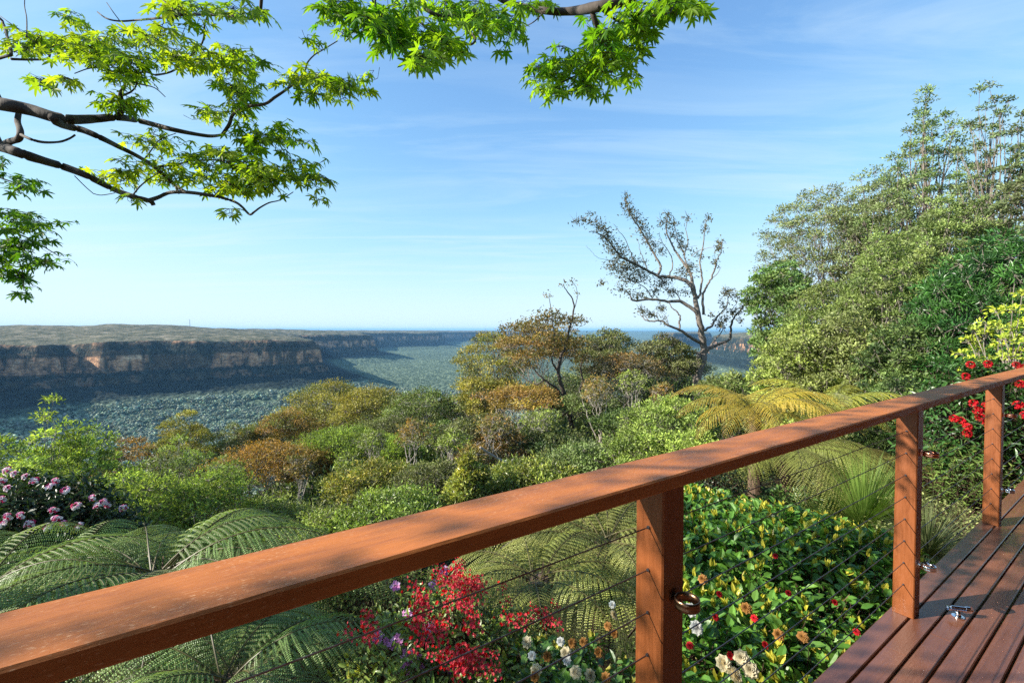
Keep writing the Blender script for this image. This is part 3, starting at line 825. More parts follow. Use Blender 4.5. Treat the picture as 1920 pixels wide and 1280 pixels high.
# ------------------------------------------------------------------ radio mast on the plateau
def mast():
    p = at(356, 612, 3750); zz, _, _ = terr(np.array([p[0]]), np.array([p[1]])); z0 = float(zz[0])
    root = empty('radio_mast', (p[0], p[1], z0 - 2), label='tiny lattice radio mast on the skyline of the plateau', cat='mast')
    H = 62; mb = MB()
    leg = [(2.2 * math.cos(a), 2.2 * math.sin(a)) for a in (0, 2.1, 4.2)]
    for x, y in leg: tube(mb, [(x, y, 0), (x * .3, y * .3, H)], .5, 5)
    mb.build('leg', M['steel'], root)
    mb = MB(); n = 14
    for k in range(n):
        f0, f1 = 1 - .7 * k / n, 1 - .7 * (k + 1) / n
        for q in range(3):
            a, b = leg[q], leg[(q + 1) % 3]
            tube(mb, [(a[0] * f0, a[1] * f0, H * k / n), (b[0] * f1, b[1] * f1, H * (k + 1) / n)], .22, 4)
    mb.build('brace', M['steel'], root)
    mb = MB(); tube(mb, [(0, 0, H), (0, 0, H + 9)], .35, 5); mb.build('antenna', M['steel'], root)
mast()

# ------------------------------------------------------------------ gum trees of the hillside
TREES = [
 # name, label, category, px, Y, top, width, cA, cB, options
 ('gum_tree', 'feathery yellow green sapling rising from the lower left hillside', 'tree', 95, 15, 738, 150, BRIGHT, LIME, dict(cf=.75, nc=26, nl=90, L=.14, Wd=.05, stems=2, shape='cone', bark='bark_pale', mat='soft', rcf=.14)),
 ('gum_tree', 'light green feathery tree at the left edge below the cliff', 'tree', 20, 14, 805, 190, GREEN, LIME, dict(cf=.8, nc=40, nl=150, L=.13, Wd=.05, mat='soft')),
 ('gum_tree', 'light green feathery tree right of the tall sapling', 'tree', 165, 16, 790, 170, GREEN, LIME, dict(cf=.75, nc=40, nl=130, L=.14, Wd=.05, mat='soft')),
 ('gum_tree', 'small olive gum silhouetted against the valley forest', 'tree', 352, 34, 763, 135, OLIVE, GOLD, dict(cf=.5, nc=26, nl=170, L=.22, Wd=.08, bark='bark_pale')),
 ('gum_tree', 'dull dark gum between the small olive gum and the golden domed gum', 'tree', 455, 36, 786, 130, DULL, OLIVE, dict(cf=.6, nc=26, nl=150, L=.22, Wd=.08)),
 ('gum_tree', 'dark brownish gum behind the feathery left hand trees', 'tree', 240, 26, 818, 130, DULL, RUST, dict(cf=.6, nc=24, nl=120, L=.2, Wd=.07)),
 ('gum_tree', 'pale leaved gum with white stems below the small olive gum', 'tree', 335, 24, 812, 130, OLIVE, LIME, dict(cf=.6, nc=24, nl=120, L=.18, Wd=.06, bark='bark_pale')),
 ('gum_tree', 'big golden domed gum below the end of the dark cliff', 'tree', 612, 42, 707, 190, OLIVE, GOLD, dict(cf=.5, nc=44, nl=200, L=.24, Wd=.09)),
 ('gum_tree', 'golden green gum overlapping the big golden domed gum', 'tree', 690, 38, 722, 175, OLIVE, GOLD, dict(cf=.55, nc=44, nl=200, L=.23, Wd=.08)),
 ('gum_tree', 'grey green gum with pale upright stems at mid valley', 'tree', 795, 36, 722, 170, OLIVE, GREEN, dict(cf=.5, nc=40, nl=190, L=.22, Wd=.08, bark='bark_pale')),
 ('gum_tree', 'lower golden brown gum on the left shoulder of the big domed gum', 'tree', 535, 38, 765, 150, OLIVE, RUST, dict(cf=.6, nc=34, nl=180, L=.22, Wd=.08)),
 ('wattle_tree', 'bright green rounded wattle in the middle of the hillside', 'tree', 645, 27, 797, 160, GREEN, BRIGHT, dict(cf=.6, nc=40, nl=200, L=.15, Wd=.05, mat='soft')),
 ('wattle_tree', 'smaller bright green wattle right of the rounded wattle', 'tree', 745, 25, 812, 120, GREEN, LIME, dict(cf=.65, nc=30, nl=170, L=.15, Wd=.05, mat='soft')),
 ('gum_tree', 'bright orange leaved gum on the lower left hillside', 'tree', 505, 23, 822, 200, (.15, .13, .04), (.33, .17, .03), dict(cf=.62, nc=52, nl=120, L=.15, Wd=.05, stems=6, bark='bark_grey', bmix=.6)),
 ('gum_tree', 'orange brown gum between the bright wattle and the orange gum', 'tree', 585, 25, 838, 120, OLIVE, (.30, .15, .03), dict(cf=.55, nc=30, nl=160, L=.16, Wd=.06)),
 ('gum_tree', 'tall yellow green gum beside the open valley view', 'tree', 925, 34, 618, 140, OLIVE, GOLD, dict(cf=.5, nc=34, nl=160, L=.22, Wd=.08, bark='bark_grey')),
 ('gum_tree', 'low golden gum under the tall yellow green gum', 'tree', 905, 31, 700, 110, OLIVE, GOLD, dict(cf=.55, nc=32, nl=180, L=.2, Wd=.08)),
 ('gum_tree', 'spreading russet gum right of the tall yellow green gum', 'tree', 1010, 29, 596, 190, RUST, OLIVE, dict(cf=.5, nc=34, nl=130, L=.2, Wd=.07, stems=3, bmix=.45, bark='bark_grey')),
 ('gum_tree', 'russet brown gum with pale leaning limbs in the gully', 'tree', 985, 25, 715, 170, RUST, GOLD, dict(cf=.5, nc=34, nl=130, L=.18, Wd=.06, stems=4, bark='bark_pale')),
 ('gum_tree', 'dark olive gum just below the blue horizon', 'tree', 1140, 34, 612, 140, DULL, OLIVE, dict(cf=.45, nc=30, nl=150, L=.22, Wd=.08, stems=2)),
 ('gum_tree', 'bare stemmed brown gum thicket below the dark olive gum', 'tree', 1170, 29, 655, 140, DULL, RUST, dict(cf=.45, nc=26, nl=90, L=.18, Wd=.06, stems=6, bark='bark_pale')),
 ('gum_tree', 'green and rust gum left of the tall sparse gum', 'tree', 1240, 32, 622, 130, DULL, OLIVE, dict(cf=.5, nc=30, nl=160, L=.2, Wd=.08)),
 ('gum_tree', 'greyish twiggy gum directly behind the tall sparse gum', 'tree', 1285, 33, 668, 120, DULL, GREY, dict(cf=.6, nc=24, nl=90, L=.18, Wd=.05, stems=4, bark='bark_pale')),
 ('gum_tree', 'slim gum with white forked stems in the centre of the hillside', 'tree', 835, 22, 790, 110, OLIVE, GREEN, dict(cf=.4, nc=20, nl=90, L=.17, Wd=.06, stems=3, bark='bark_pale')),
 ('gum_tree', 'thin leaved dull gum beside the slim white stemmed gum', 'tree', 900, 21, 775, 130, DULL, OLIVE, dict(cf=.5, nc=28, nl=110, L=.17, Wd=.06, stems=4, bark='bark_grey')),
 ('gum_tree', 'dark gully gum below the russet gums', 'tree', 1095, 24, 735, 140, DULL, GREEN, dict(cf=.6, nc=30, nl=130, L=.18, Wd=.07, stems=3)),
 ('gum_tree', 'dense dark gum at the foot of the bare stemmed thicket', 'tree', 1180, 21, 762, 140, DARK, GREEN, dict(cf=.8, nc=34, nl=140, L=.16, Wd=.06)),
 ('leafy_shrub', 'pale green leafy shrub at the foot of the tall sparse gum', 'shrub', 1260, 14, 735, 190, GREEN, LIME, dict(cf=.9, nc=50, nl=170, L=.10, Wd=.045, flat=.8)),
 ('leafy_shrub', 'yellow green shrub below the pale one beside the golden fern', 'shrub', 1215, 11, 790, 170, GREEN, LIME, dict(cf=.9, nc=50, nl=170, L=.085, Wd=.04, flat=.8)),
 ('leafy_shrub', 'round olive shrub between the tall sparse gum and the right hand trees', 'shrub', 1375, 16, 690, 150, OLIVE, GREEN, dict(cf=.9, nc=44, nl=170, L=.11, Wd=.05, flat=.8)),
 ('leafy_tree', 'dark green upright tree with many thin stems near the skyline gap', 'tree', 1450, 21, 490, 140, GREEN, (.09, .16, .05), dict(cf=.72, nc=52, nl=130, L=.17, Wd=.08, stems=7, bark='bark_grey', shape='vase', rcf=.13)),
 ('gum_tree', 'broad grey olive umbrella gum at the left of the right hand wood', 'tree', 1545, 25, 345, 215, GREY, OLIVE, dict(cf=.62, nc=84, nl=130, L=.15, Wd=.06, stems=2, bark='bark_mid', rcf=.12, flat=.55)),
 ('gum_tree', 'tall full green gum right of the umbrella gum', 'tree', 1640, 23, 312, 170, GREY, (.15, .19, .07), dict(cf=.75, nc=84, nl=130, L=.145, Wd=.058, bark='bark_mid', rcf=.13)),
 ('gum_tree', 'tallest pointed gum with a spindly top against the sky', 'tree', 1752, 21, 150, 215, (.10, .15, .05), (.15, .185, .07), dict(cf=.84, nc=100, nl=150, L=.14, Wd=.06, bark='bark_mid', rcf=.10, shape='spire')),
 ('gum_tree', 'slender see through gum at the upper right against the sky', 'tree', 1850, 19, 152, 130, (.09, .13, .05), GREY, dict(cf=.75, nc=46, nl=95, L=.125, Wd=.055, bark='bark_mid', rcf=.12, shape='vase')),
 ('gum_tree', 'dark limbed gum cut by the right edge of the view', 'tree', 1950, 16, 240, 170, DULL, (.09, .13, .05), dict(cf=.6, nc=44, nl=110, L=.17, Wd=.07, bark='bark_dark', rcf=.13)),
 ('leafy_tree', 'dense olive tree in front of the umbrella gum', 'tree', 1560, 17, 520, 190, GREEN, (.16, .19, .05), dict(cf=.92, nc=70, nl=230, L=.105, Wd=.05, flat=.8, rcf=.15)),
 ('leafy_tree', 'tall dense olive tree in the middle of the right hand wood', 'tree', 1668, 16, 430, 180, GREEN, (.15, .18, .05), dict(cf=.92, nc=78, nl=230, L=.105, Wd=.05, flat=.8, rcf=.14)),
 ('leafy_tree', 'light green tree under the tallest pointed gum', 'tree', 1765, 17, 370, 170, GREEN, (.15, .19, .06), dict(cf=.8, nc=80, nl=240, L=.11, Wd=.05, rcf=.14)),
 ('leafy_tree', 'olive yellow bush below the dense olive tree', 'shrub', 1500, 13, 600, 180, OLIVE, LIME, dict(cf=.92, nc=70, nl=200, L=.10, Wd=.045, flat=.8, rcf=.15)),
 ('leafy_tree', 'large olive bush behind the golden tree ferns', 'shrub', 1605, 12, 575, 200, OLIVE, (.16, .19, .06), dict(cf=.92, nc=80, nl=240, L=.09, Wd=.045, flat=.8, rcf=.15)),
 ('leafy_tree', 'dark shaded bush above the middle of the handrail', 'shrub', 1715, 10.5, 590, 190, DARK, GREEN, dict(cf=.92, nc=80, nl=210, L=.09, Wd=.045, flat=.8, rcf=.15)),
 ('broadleaf_tree', 'dark glossy long leaved tree at the right edge', 'tree', 1865, 10, 432, 250, (.022, .065, .018), (.06, .15, .03), dict(cf=.9, nc=100, nl=150, L=.15, Wd=.035, mat='glossy', rcf=.13, flat=.8, tpl=LEAF2)),
 ('chartreuse_shrub', 'twiggy shrub with chartreuse new leaves at the right edge', 'shrub', 1890, 7, 538, 150, LIME, CHART, dict(cf=.75, nc=40, nl=50, L=.065, Wd=.038, mat='soft', bark='bark_grey', rcf=.12, tpl=LEAF2)),
 ('leafy_shrub', 'dark green shrub between the golden fern and the dark glossy tree', 'shrub', 1690, 8.5, 690, 170, DARK, GREEN, dict(cf=.95, nc=60, nl=190, L=.07, Wd=.035, flat=.8)),
 ('leafy_shrub', 'sunlit fine leaved shrub left of the golden tree fern', 'shrub', 1300, 9.5, 800, 130, GREEN, LIME, dict(cf=.95, nc=50, nl=170, L=.07, Wd=.03, flat=.8)),
 ('leafy_shrub', 'glossy green and yellow shrub just above the handrail centre', 'shrub', 1000, 11, 855, 200, GREEN, (.24, .25, .05), dict(cf=.9, nc=60, nl=160, L=.10, Wd=.04, mat='glossy', tpl=LEAF2)),
 ('leafy_shrub', 'tall yellow tipped shrub left of the glossy one above the handrail', 'shrub', 880, 10.5, 840, 130, GREEN, (.28, .26, .05), dict(cf=.9, nc=50, nl=140, L=.10, Wd=.04, mat='glossy', shape='cone', tpl=LEAF2)),
 ('leafy_shrub', 'broad green shrub with light tips over the handrail left of centre', 'shrub', 740, 9.5, 905, 220, GREEN, LIME, dict(cf=.9, nc=64, nl=170, L=.09, Wd=.035, mat='glossy', tpl=LEAF2)),
 ('leafy_shrub', 'fine leaved olive shrub right of the big green tree fern', 'shrub', 610, 9, 950, 170, OLIVE, LIME, dict(cf=.9, nc=54, nl=160, L=.07, Wd=.03)),
 ('leafy_shrub', 'grey green shrub beneath the dark gully gum', 'shrub', 1110, 12, 822, 160, GREEN, GREY, dict(cf=.9, nc=54, nl=160, L=.09, Wd=.04)),
 ('leafy_shrub', 'light feathery shrub behind the pink rhododendron', 'shrub', 260, 11, 868, 200, GREEN, BRIGHT, dict(cf=.9, nc=56, nl=160, L=.10, Wd=.035, mat='soft')),
 ('leafy_shrub', 'mid green feathery shrub between the rhododendron and the orange gum', 'shrub', 390, 12, 875, 190, GREEN, BRIGHT, dict(cf=.9, nc=56, nl=160, L=.10, Wd=.035, mat='soft')),
 ('leafy_shrub', 'dark leafy shrub at the far left under the feathery trees', 'shrub', 60, 10, 850, 180, GREEN, BRIGHT, dict(cf=.9, nc=50, nl=160, L=.09, Wd=.035, mat='soft')),
 ('leafy_shrub', 'green shrub with golden tips below the smaller bright wattle', 'shrub', 700, 16, 862, 170, GREEN, GOLD, dict(cf=.9, nc=54, nl=150, L=.12, Wd=.05)),
 ('leafy_shrub', 'shaded olive shrub under the slim white stemmed gum', 'shrub', 820, 15, 858, 150, DULL, OLIVE, dict(cf=.9, nc=50, nl=150, L=.11, Wd=.045)),
 ('leafy_shrub', 'dull green shrub below the bright orange gum', 'shrub', 500, 13, 925, 200, OLIVE, BRIGHT, dict(cf=.9, nc=54, nl=150, L=.09, Wd=.04)),

 ('gum_tree', 'olive gum on the rim behind the orange gum, left of the golden dome', 'tree', 470, 47, 800, 150, DULL, OLIVE, dict(cf=.95, nc=40, nl=130, L=.26, Wd=.1)),
 ('gum_tree', 'dull green gum on the rim below the big golden dome', 'tree', 590, 50, 770, 180, DULL, GREEN, dict(cf=.95, nc=46, nl=130, L=.26, Wd=.1)),
 ('gum_tree', 'dull green gum on the rim under the grey green gum', 'tree', 740, 50, 765, 180, DULL, GREEN, dict(cf=.95, nc=46, nl=130, L=.26, Wd=.1)),
 ('gum_tree', 'brownish gum on the rim at the right end of the valley view', 'tree', 865, 46, 735, 170, DULL, RUST, dict(cf=.95, nc=46, nl=130, L=.26, Wd=.1)),
 ('gum_tree', 'dark gum behind the slim forked gum', 'tree', 1060, 44, 690, 170, DARK, OLIVE, dict(cf=.95, nc=46, nl=130, L=.25, Wd=.1)),
 ('gum_tree', 'dark gum behind the bare stemmed thicket', 'tree', 1160, 42, 670, 180, DARK, OLIVE, dict(cf=.95, nc=46, nl=130, L=.25, Wd=.1)),
 ('gum_tree', 'deep green gum behind the green and rust gum', 'tree', 1240, 42, 680, 150, DARK, GREEN, dict(cf=.95, nc=46, nl=130, L=.25, Wd=.1)),
 ('gum_tree', 'rust brown thicket of small gums in the gully centre', 'tree', 940, 20, 800, 150, DULL, RUST, dict(cf=.8, nc=34, nl=110, L=.16, Wd=.06, stems=4, bark='bark_pale')),
 ('gum_tree', 'dull olive gum between the bright wattle and the grey green gum', 'tree', 730, 30, 775, 150, DULL, OLIVE, dict(cf=.8, nc=40, nl=140, L=.19, Wd=.07)),
 ('gum_tree', 'shadowy gum in the gully under the dark gully gum', 'tree', 1050, 19, 800, 140, DARK, OLIVE, dict(cf=.85, nc=40, nl=120, L=.15, Wd=.06, stems=3)),
 ('leafy_shrub', 'low dark shrub behind the light feathery shrubs at lower left', 'shrub', 300, 18, 852, 220, DULL, GREEN, dict(cf=.9, nc=50, nl=130, L=.14, Wd=.06)),
]
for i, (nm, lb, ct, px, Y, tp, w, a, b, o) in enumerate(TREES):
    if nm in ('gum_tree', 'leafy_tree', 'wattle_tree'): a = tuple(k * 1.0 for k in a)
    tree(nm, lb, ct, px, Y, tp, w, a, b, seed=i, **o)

for i, (px, Y, tp, w) in enumerate([(700, 22, 800, 60), (775, 20, 782, 70), (850, 18, 800, 60), (930, 19, 770, 80), (1010, 20, 760, 80), (1120, 22, 700, 70), (1190, 24, 690, 60), (560, 20, 850, 60), (655, 17, 850, 60), (1240, 22, 715, 50), (420, 18, 850, 70), (890, 17, 835, 60)]):
    tree('gum_sapling', 'thin pale stemmed gum sapling with a wispy crown in the gully', 'tree', px, Y, tp, w, OLIVE, RUST if i % 2 else LIME, seed=200 + i, group='thin pale gum saplings in the gully',
         cf=.42, nc=12, nl=46, L=.16, Wd=.05, stems=4, bark='bark_pale', rcf=.24, r0=.09)

# tall sparse gum, traced limb by limb
def clusters_px(r, root, org, cl, Y0, field, nper, L, Wd, colA, colB, mat, spread, tpl=LEAF4, name='crown', droop=-.2, twigs=None):
    P = []
    for cx, cy, rx, ry, n in cl:
        n = int(n * nper); q = r.normal(0, .5, (n, 3))
        for a in q:
            X = cx + a[0] * rx; Yp = cy + a[1] * ry; P.append(at(X, Yp, Y0 + field(cx, cy) + a[2] * spread) - org)
    P = np.array(P); n = len(P); D = unit(r.normal(0, .7, (n, 3)) + [0, 0, droop]); Nn = rand_unit(r, n)
    t = np.asarray(colA) + (np.asarray(colB) - np.asarray(colA)) * r.random((n, 1)); t = t * r.uniform(.6, 1.4, (n, 1))
    mb = MB(); leaves(mb, P, D, Nn, L * r.uniform(.6, 1.3, n), Wd * r.uniform(.7, 1.2, n), tpl, t)
    if twigs: prisms(mb, twigs[0], twigs[1], .012, .006, (.14, .12, .10))
    return mb.build(name, M[mat], root)

def tall_gum():
    Y0 = 30.0; r = np.random.default_rng(77)
    F = lambda x, y: 1.6 * math.sin((x - 1310) * .022) * math.cos((y - 700) * .012)
    b = at(1307, 712, Y0); gz = g1(b[0], b[1]); org = np.array([b[0], b[1], gz - .1])
    root = empty('gum_tree', org, label='tall sparse nearly bare gum standing alone against the sky', cat='tree')
    base = [(1306, 760, Y0), (1307, 735, Y0)]
    br = [
     (base + [(1308, 707), (1318, 671), (1320, 652), (1316, 629), (1311, 602), (1308, 583), (1303, 556), (1300, 537)], .30, .13),
     ([(1310, 660), (1311, 690), (1306, 715)], .12, .2),
     ([(1302, 545), (1293, 532), (1276, 522), (1253, 519), (1233, 517), (1214, 507), (1194, 497), (1165, 481), (1148, 461), (1135, 445), (1118, 436), (1104, 434)], .15, .02),
     ([(1311, 595), (1299, 579), (1276, 565), (1253, 565), (1224, 561), (1188, 563), (1181, 553), (1174, 543)], .14, .03),
     ([(1312, 642), (1289, 629), (1276, 619), (1253, 609), (1237, 601), (1217, 602), (1206, 596), (1200, 589)], .11, .02),
     ([(1276, 619), (1274, 606), (1276, 594), (1270, 585), (1263, 579), (1253, 566)], .07, .03),
     ([(1302, 550), (1298, 530), (1296, 517), (1287, 500), (1276, 484), (1265, 468), (1257, 452), (1249, 432), (1250, 419), (1253, 402)], .12, .02),
     ([(1233, 517), (1238, 505), (1237, 494), (1224, 471), (1212, 450), (1204, 435), (1192, 418), (1184, 406), (1176, 390), (1175, 376), (1176, 363)], .09, .015),
     ([(1319, 590), (1318, 570), (1319, 550), (1327, 534), (1334, 522), (1342, 497), (1345, 485), (1352, 471), (1353, 452)], .09, .02),
     ([(1309, 560), (1314, 545), (1316, 517), (1312, 491), (1319, 458), (1322, 425), (1330, 406)], .08, .015),
     ([(1298, 520), (1290, 500), (1283, 478), (1290, 455), (1286, 430), (1292, 408)], .06, .012),
     ([(1283, 478), (1272, 455), (1266, 430), (1262, 408)], .04, .012),
     ([(1194, 497), (1185, 480), (1178, 462), (1166, 440), (1150, 420)], .04, .01),
     ([(1253, 519), (1262, 500), (1256, 475), (1242, 455), (1236, 435)], .05, .01),
     ([(1214, 507), (1208, 490), (1200, 470), (1196, 452)], .04, .01),
     ([(1224, 561), (1214, 545), (1196, 530), (1176, 522), (1158, 500)], .04, .01),
     ([(1276, 565), (1266, 548), (1250, 540), (1240, 522)], .04, .012),
     ([(1135, 487), (1118, 481), (1108, 470), (1098, 460)], .012, .006),
     ([(1165, 481), (1150, 490), (1135, 487)], .03, .012),
     ([(1332, 524), (1345, 512), (1352, 500)], .03, .01),
     ([(1296, 480), (1310, 470), (1325, 465), (1340, 462)], .025, .01),
     ([(1322, 655), (1336, 650), (1348, 645), (1368, 635), (1371, 612), (1376, 596), (1388, 583), (1396, 568), (1404, 553)], .13, .015),
     ([(1319, 619), (1335, 610), (1343, 596), (1352, 586), (1362, 575), (1365, 560), (1367, 548)], .09, .015),
     ([(1324, 662), (1334, 646), (1345, 632), (1355, 618), (1356, 604)], .07, .015),
     ([(1376, 596), (1370, 585), (1380, 570), (1386, 556)], .03, .01),
     ([(1217, 602), (1205, 588), (1196, 585)], .03, .01), ([(1253, 609), (1250, 597), (1244, 588)], .03, .01), ([(1237, 601), (1230, 588), (1238, 578)], .03, .01),
    ]
    traced(root, org, br, Y0, F, M['bark_mid'], 7, .02, r)
    cl = [(1080, 416, 12, 8, 10), (1097, 412, 14, 10, 12), (1106, 402, 8, 6, 6), (1118, 418, 14, 12, 14), (1128, 430, 18, 14, 30), (1138, 446, 18, 16, 34), (1150, 466, 18, 18, 36), (1166, 478, 20, 16, 40), (1150, 500, 22, 16, 40), (1172, 505, 26, 18, 52), (1192, 498, 24, 18, 50),
          (1205, 520, 26, 16, 44), (1180, 525, 22, 12, 30), (1168, 545, 20, 12, 20), (1200, 555, 24, 10, 24), (1130, 530, 10, 5, 8), (1174, 366, 8, 8, 8), (1176, 380, 12, 10, 18), (1182, 398, 14, 12, 28), (1194, 412, 14, 12, 24), (1206, 430, 16, 14, 26), (1216, 446, 16, 12, 24),
          (1226, 462, 14, 14, 20), (1240, 470, 14, 12, 16), (1252, 404, 10, 10, 14), (1244, 418, 14, 10, 16), (1262, 420, 14, 12, 18), (1262, 440, 16, 12, 22), (1276, 452, 14, 12, 14), (1284, 468, 16, 12, 18), (1290, 410, 10, 10, 10), (1296, 500, 18, 12, 24), (1282, 512, 20, 10, 22),
          (1244, 530, 18, 14, 36), (1258, 548, 16, 10, 24), (1286, 548, 16, 10, 14), (1230, 545, 14, 12, 22), (1328, 410, 8, 10, 10), (1322, 430, 10, 12, 10), (1350, 456, 10, 8, 14), (1348, 468, 10, 10, 12), (1312, 480, 12, 12, 12), (1342, 492, 10, 12, 10), (1204, 582, 12, 8, 18), (1222, 590, 14, 6, 20), (1240, 578, 10, 7, 18),
          (1365, 548, 14, 10, 30), (1380, 556, 10, 8, 12), (1356, 572, 10, 10, 10), (1378, 585, 16, 6, 22), (1350, 610, 10, 12, 20), (1360, 600, 12, 10, 18), (1392, 578, 10, 6, 10), (1388, 600, 10, 8, 8), (1245, 600, 10, 10, 8), (1335, 592, 10, 8, 8)]
    # fine twigs
    P0, P1 = [], []
    for cx, cy, rx, ry, n in cl:
        for k in range(int(n * .7)):
            a = r.normal(0, .35, 4); y0 = Y0 + F(cx, cy)
            P0.append(at(cx + a[0] * rx * .5, cy + a[1] * ry * .5, y0) - org); P1.append(at(cx + a[2] * rx * 1.3 - 4, cy + a[3] * ry * 1.3 - 8, y0 + r.normal(0, .4)) - org)
    clusters_px(r, root, org, cl, Y0, F, 3.8, .20, .085, (.07, .075, .035), (.15, .13, .065), 'gum', .7, twigs=(P0, P1))
tall_gum()

def wispy_gum():
    Y0 = 26.0; r = np.random.default_rng(78); F = lambda x, y: .8 * math.sin((x - 1070) * .03)
    b = at(1079, 836, Y0); gz = g1(b[0], b[1]); org = np.array([b[0], b[1], gz - .1])
    root = empty('gum_tree', org, label='slim gum with dark forked trunk and two bare wisps above the horizon', cat='tree')
    br = [([(1080, 930, Y0), (1079, 880, Y0), (1078, 836), (1069, 780), (1062, 750), (1052, 720), (1047, 695), (1052, 668), (1060, 650), (1068, 615), (1076, 583), (1073, 561), (1062, 545), (1057, 535)], .17, .015),
          ([(1076, 583), (1082, 560), (1083, 548), (1076, 530)], .025, .01), ([(1066, 772), (1080, 750), (1092, 715), (1088, 690), (1096, 665)], .09, .03),
          ([(1058, 745), (1040, 725), (1020, 712), (1000, 690), (985, 665)], .09, .02), ([(1047, 700), (1035, 675), (1040, 650), (1038, 620), (1034, 583), (1029, 555)], .06, .012),
          ([(1060, 775), (1045, 785), (1010, 780), (985, 790), (965, 778)], .05, .015), ([(1073, 790), (1082, 780), (1094, 766)], .05, .02), ([(1020, 712), (1002, 720), (975, 700), (960, 672)], .05, .015)]
    traced(root, org, br, Y0, F, M['bark_dark'], 7, .015, r)
    cl = [(1057, 532, 10, 8, 3), (1074, 527, 10, 7, 3), (1027, 552, 10, 8, 3), (1080, 548, 8, 8, 1), (1010, 600, 22, 10, 26), (1030, 590, 26, 12, 36), (1055, 598, 22, 10, 30), (1080, 600, 22, 9, 26), (985, 606, 18, 9, 20), (960, 612, 20, 9, 22), (945, 618, 14, 8, 12),
          (1078, 640, 26, 16, 40), (1040, 640, 30, 16, 50), (1010, 660, 30, 18, 50), (1090, 670, 20, 14, 30), (985, 680, 26, 16, 36)]
    clusters_px(r, root, org, cl, Y0, F, 7.0, .19, .075, OLIVE, (.22, .12, .03), 'gum', .8)
wispy_gum()

def fallen_branch():
    r = np.random.default_rng(4); Y0 = 14.0
    org = at(940, 865, Y0)
    root = empty('dead_branch', org, label='pale dead forked branch lying across the shrubs above the handrail', cat='branch')
    f = lambda x, y: .01 * (x - 940)
    traced(root, org, [([(900, 838), (918, 850), (935, 860), (955, 868), (975, 876)], .03, .045), ([(935, 860), (928, 846), (915, 832)], .015, .006), ([(955, 868), (966, 856), (970, 846)], .012, .005), ([(918, 850), (900, 852), (886, 846)], .012, .005)], Y0, f, M['bark_pale'], 7, .004, r)
fallen_branch()

# undergrowth that nobody could count: leafy ground cover over the hillside
def undergrowth():
    r = np.random.default_rng(21); n = 3400
    az = np.radians(r.uniform(-55, 57, n)); R = 4.5 + (58 - 4.5) * r.random(n) ** .62
    X, Y = R * np.sin(az), R * np.cos(az); Z = G(X, Y)
    hgt = r.uniform(.3, 1.3, n) * np.clip(R / 14, .6, 1.5)
    ml = 60; m = n * ml; idx = np.repeat(np.arange(n), ml); sc = np.clip(R / 14, .6, 2.0)
    du = rand_unit(r, m); du[:, 2] = np.abs(du[:, 2])
    P = np.stack([X, Y, Z], 1)[idx] + du * (r.uniform(.3, 1, (m, 1)) * [1, 1, 1]) * np.stack([sc * .75, sc * .75, hgt], 1)[idx]
    D = unit(du + r.normal(0, .5, (m, 3))); Nn = unit(r.normal(0, .5, (m, 3)) + [0, 0, .7])
    pal = np.array([DARK, GREEN, OLIVE, DULL, LIME, BRIGHT]); w = [.25, .25, .2, .15, .07, .08]
    t = pal[r.choice(6, n, p=w)][idx] * r.uniform(.6, 1.3, (m, 1))
    mb = MB(); leaves(mb, P, D, Nn, .16 * sc[idx] * r.uniform(.6, 1.2, m), .07 * sc[idx], LEAF4, t)
    tag(mb.build('undergrowth', M['gum']), 'leafy green ground cover between the shrubs and gums', 'undergrowth', kind='stuff')
undergrowth()

# ------------------------------------------------------------------ tree ferns
FG = ((.18, .30, .085), (.42, .54, .20)); FY = ((.28, .32, .08), (.52, .52, .14)); FO = ((.44, .42, .06), (.75, .42, .05))
frG = [frond_mesh(1.7, 28, 24, 38, -62, .225, *FG, seed=s_, droop=.8) for s_ in (1, 2, 3)]
frY = [frond_mesh(1.8, 28, 22, 26, -74, .22, *FY, seed=s_, droop=.9) for s_ in (4, 5, 6)]
frO = [frond_mesh(1.8, 28, 18, 44, -62, .21, *FO, seed=s_, droop=.8) for s_ in (7, 8, 9)]
fern('tree_fern', 'large deep green tree fern left of the handrail below the rhododendron', at(300, 1075, 3.7), frG, 30, seed=1, scale=(.8, 1.05), tiltr=(-22, 10))
fern('tree_fern', 'green tree fern half hidden behind the handrail right of the large one', at(520, 1110, 4.2), frG, 24, seed=21, scale=(.6, .85), tiltr=(-20, 12), color=(1.05, 1.05, 1))
fern('tree_fern', 'green tree fern in the gap below the pink rhododendron', at(110, 1085, 4.3), frG, 24, seed=22, scale=(.6, .8), tiltr=(-20, 10), color=(.95, 1.05, 1))
fern('tree_fern', 'green tree fern cut by the left edge of the picture', at(-70, 1130, 3.3), frG, 22, seed=2, scale=(.65, .85), color=(1.1, 1.1, 1))
fern('tree_fern', 'green tree fern seen beneath the handrail at the lower left', at(430, 1275, 2.75), frG, 24, seed=3, scale=(.55, .72), color=(1, 1.05, 1))
fern('tree_fern', 'yellow green tree fern hanging behind the nearest post', at(1130, 1015, 4.6), frY, 26, seed=4, scale=(.75, .95))
fern('tree_fern', 'yellow green tree fern with long fronds over the scarlet azalea', at(1010, 1085, 3.9), frY, 20, seed=5, scale=(.6, .8), color=(.95, 1, .9))
fern('tree_fern', 'orange tipped golden tree fern above the handrail, the left one', at(1415, 775, 8.2), frO, 22, seed=6, scale=(.6, 1.05), tiltr=(-26, 24), color=(1.1, 1.1, 1))
fern('tree_fern', 'yellow tree fern above the handrail, right of the orange tipped one', at(1550, 775, 8.6), frO, 20, seed=7, scale=(.55, 1.0), tiltr=(-26, 22), color=(.9, 1.15, 1))
fern('tree_fern', 'olive tree fern with drooping fronds between two posts under the handrail', at(1475, 845, 6.3), frY, 24, seed=8, scale=(.75, 1.0), color=(.8, .85, .7))
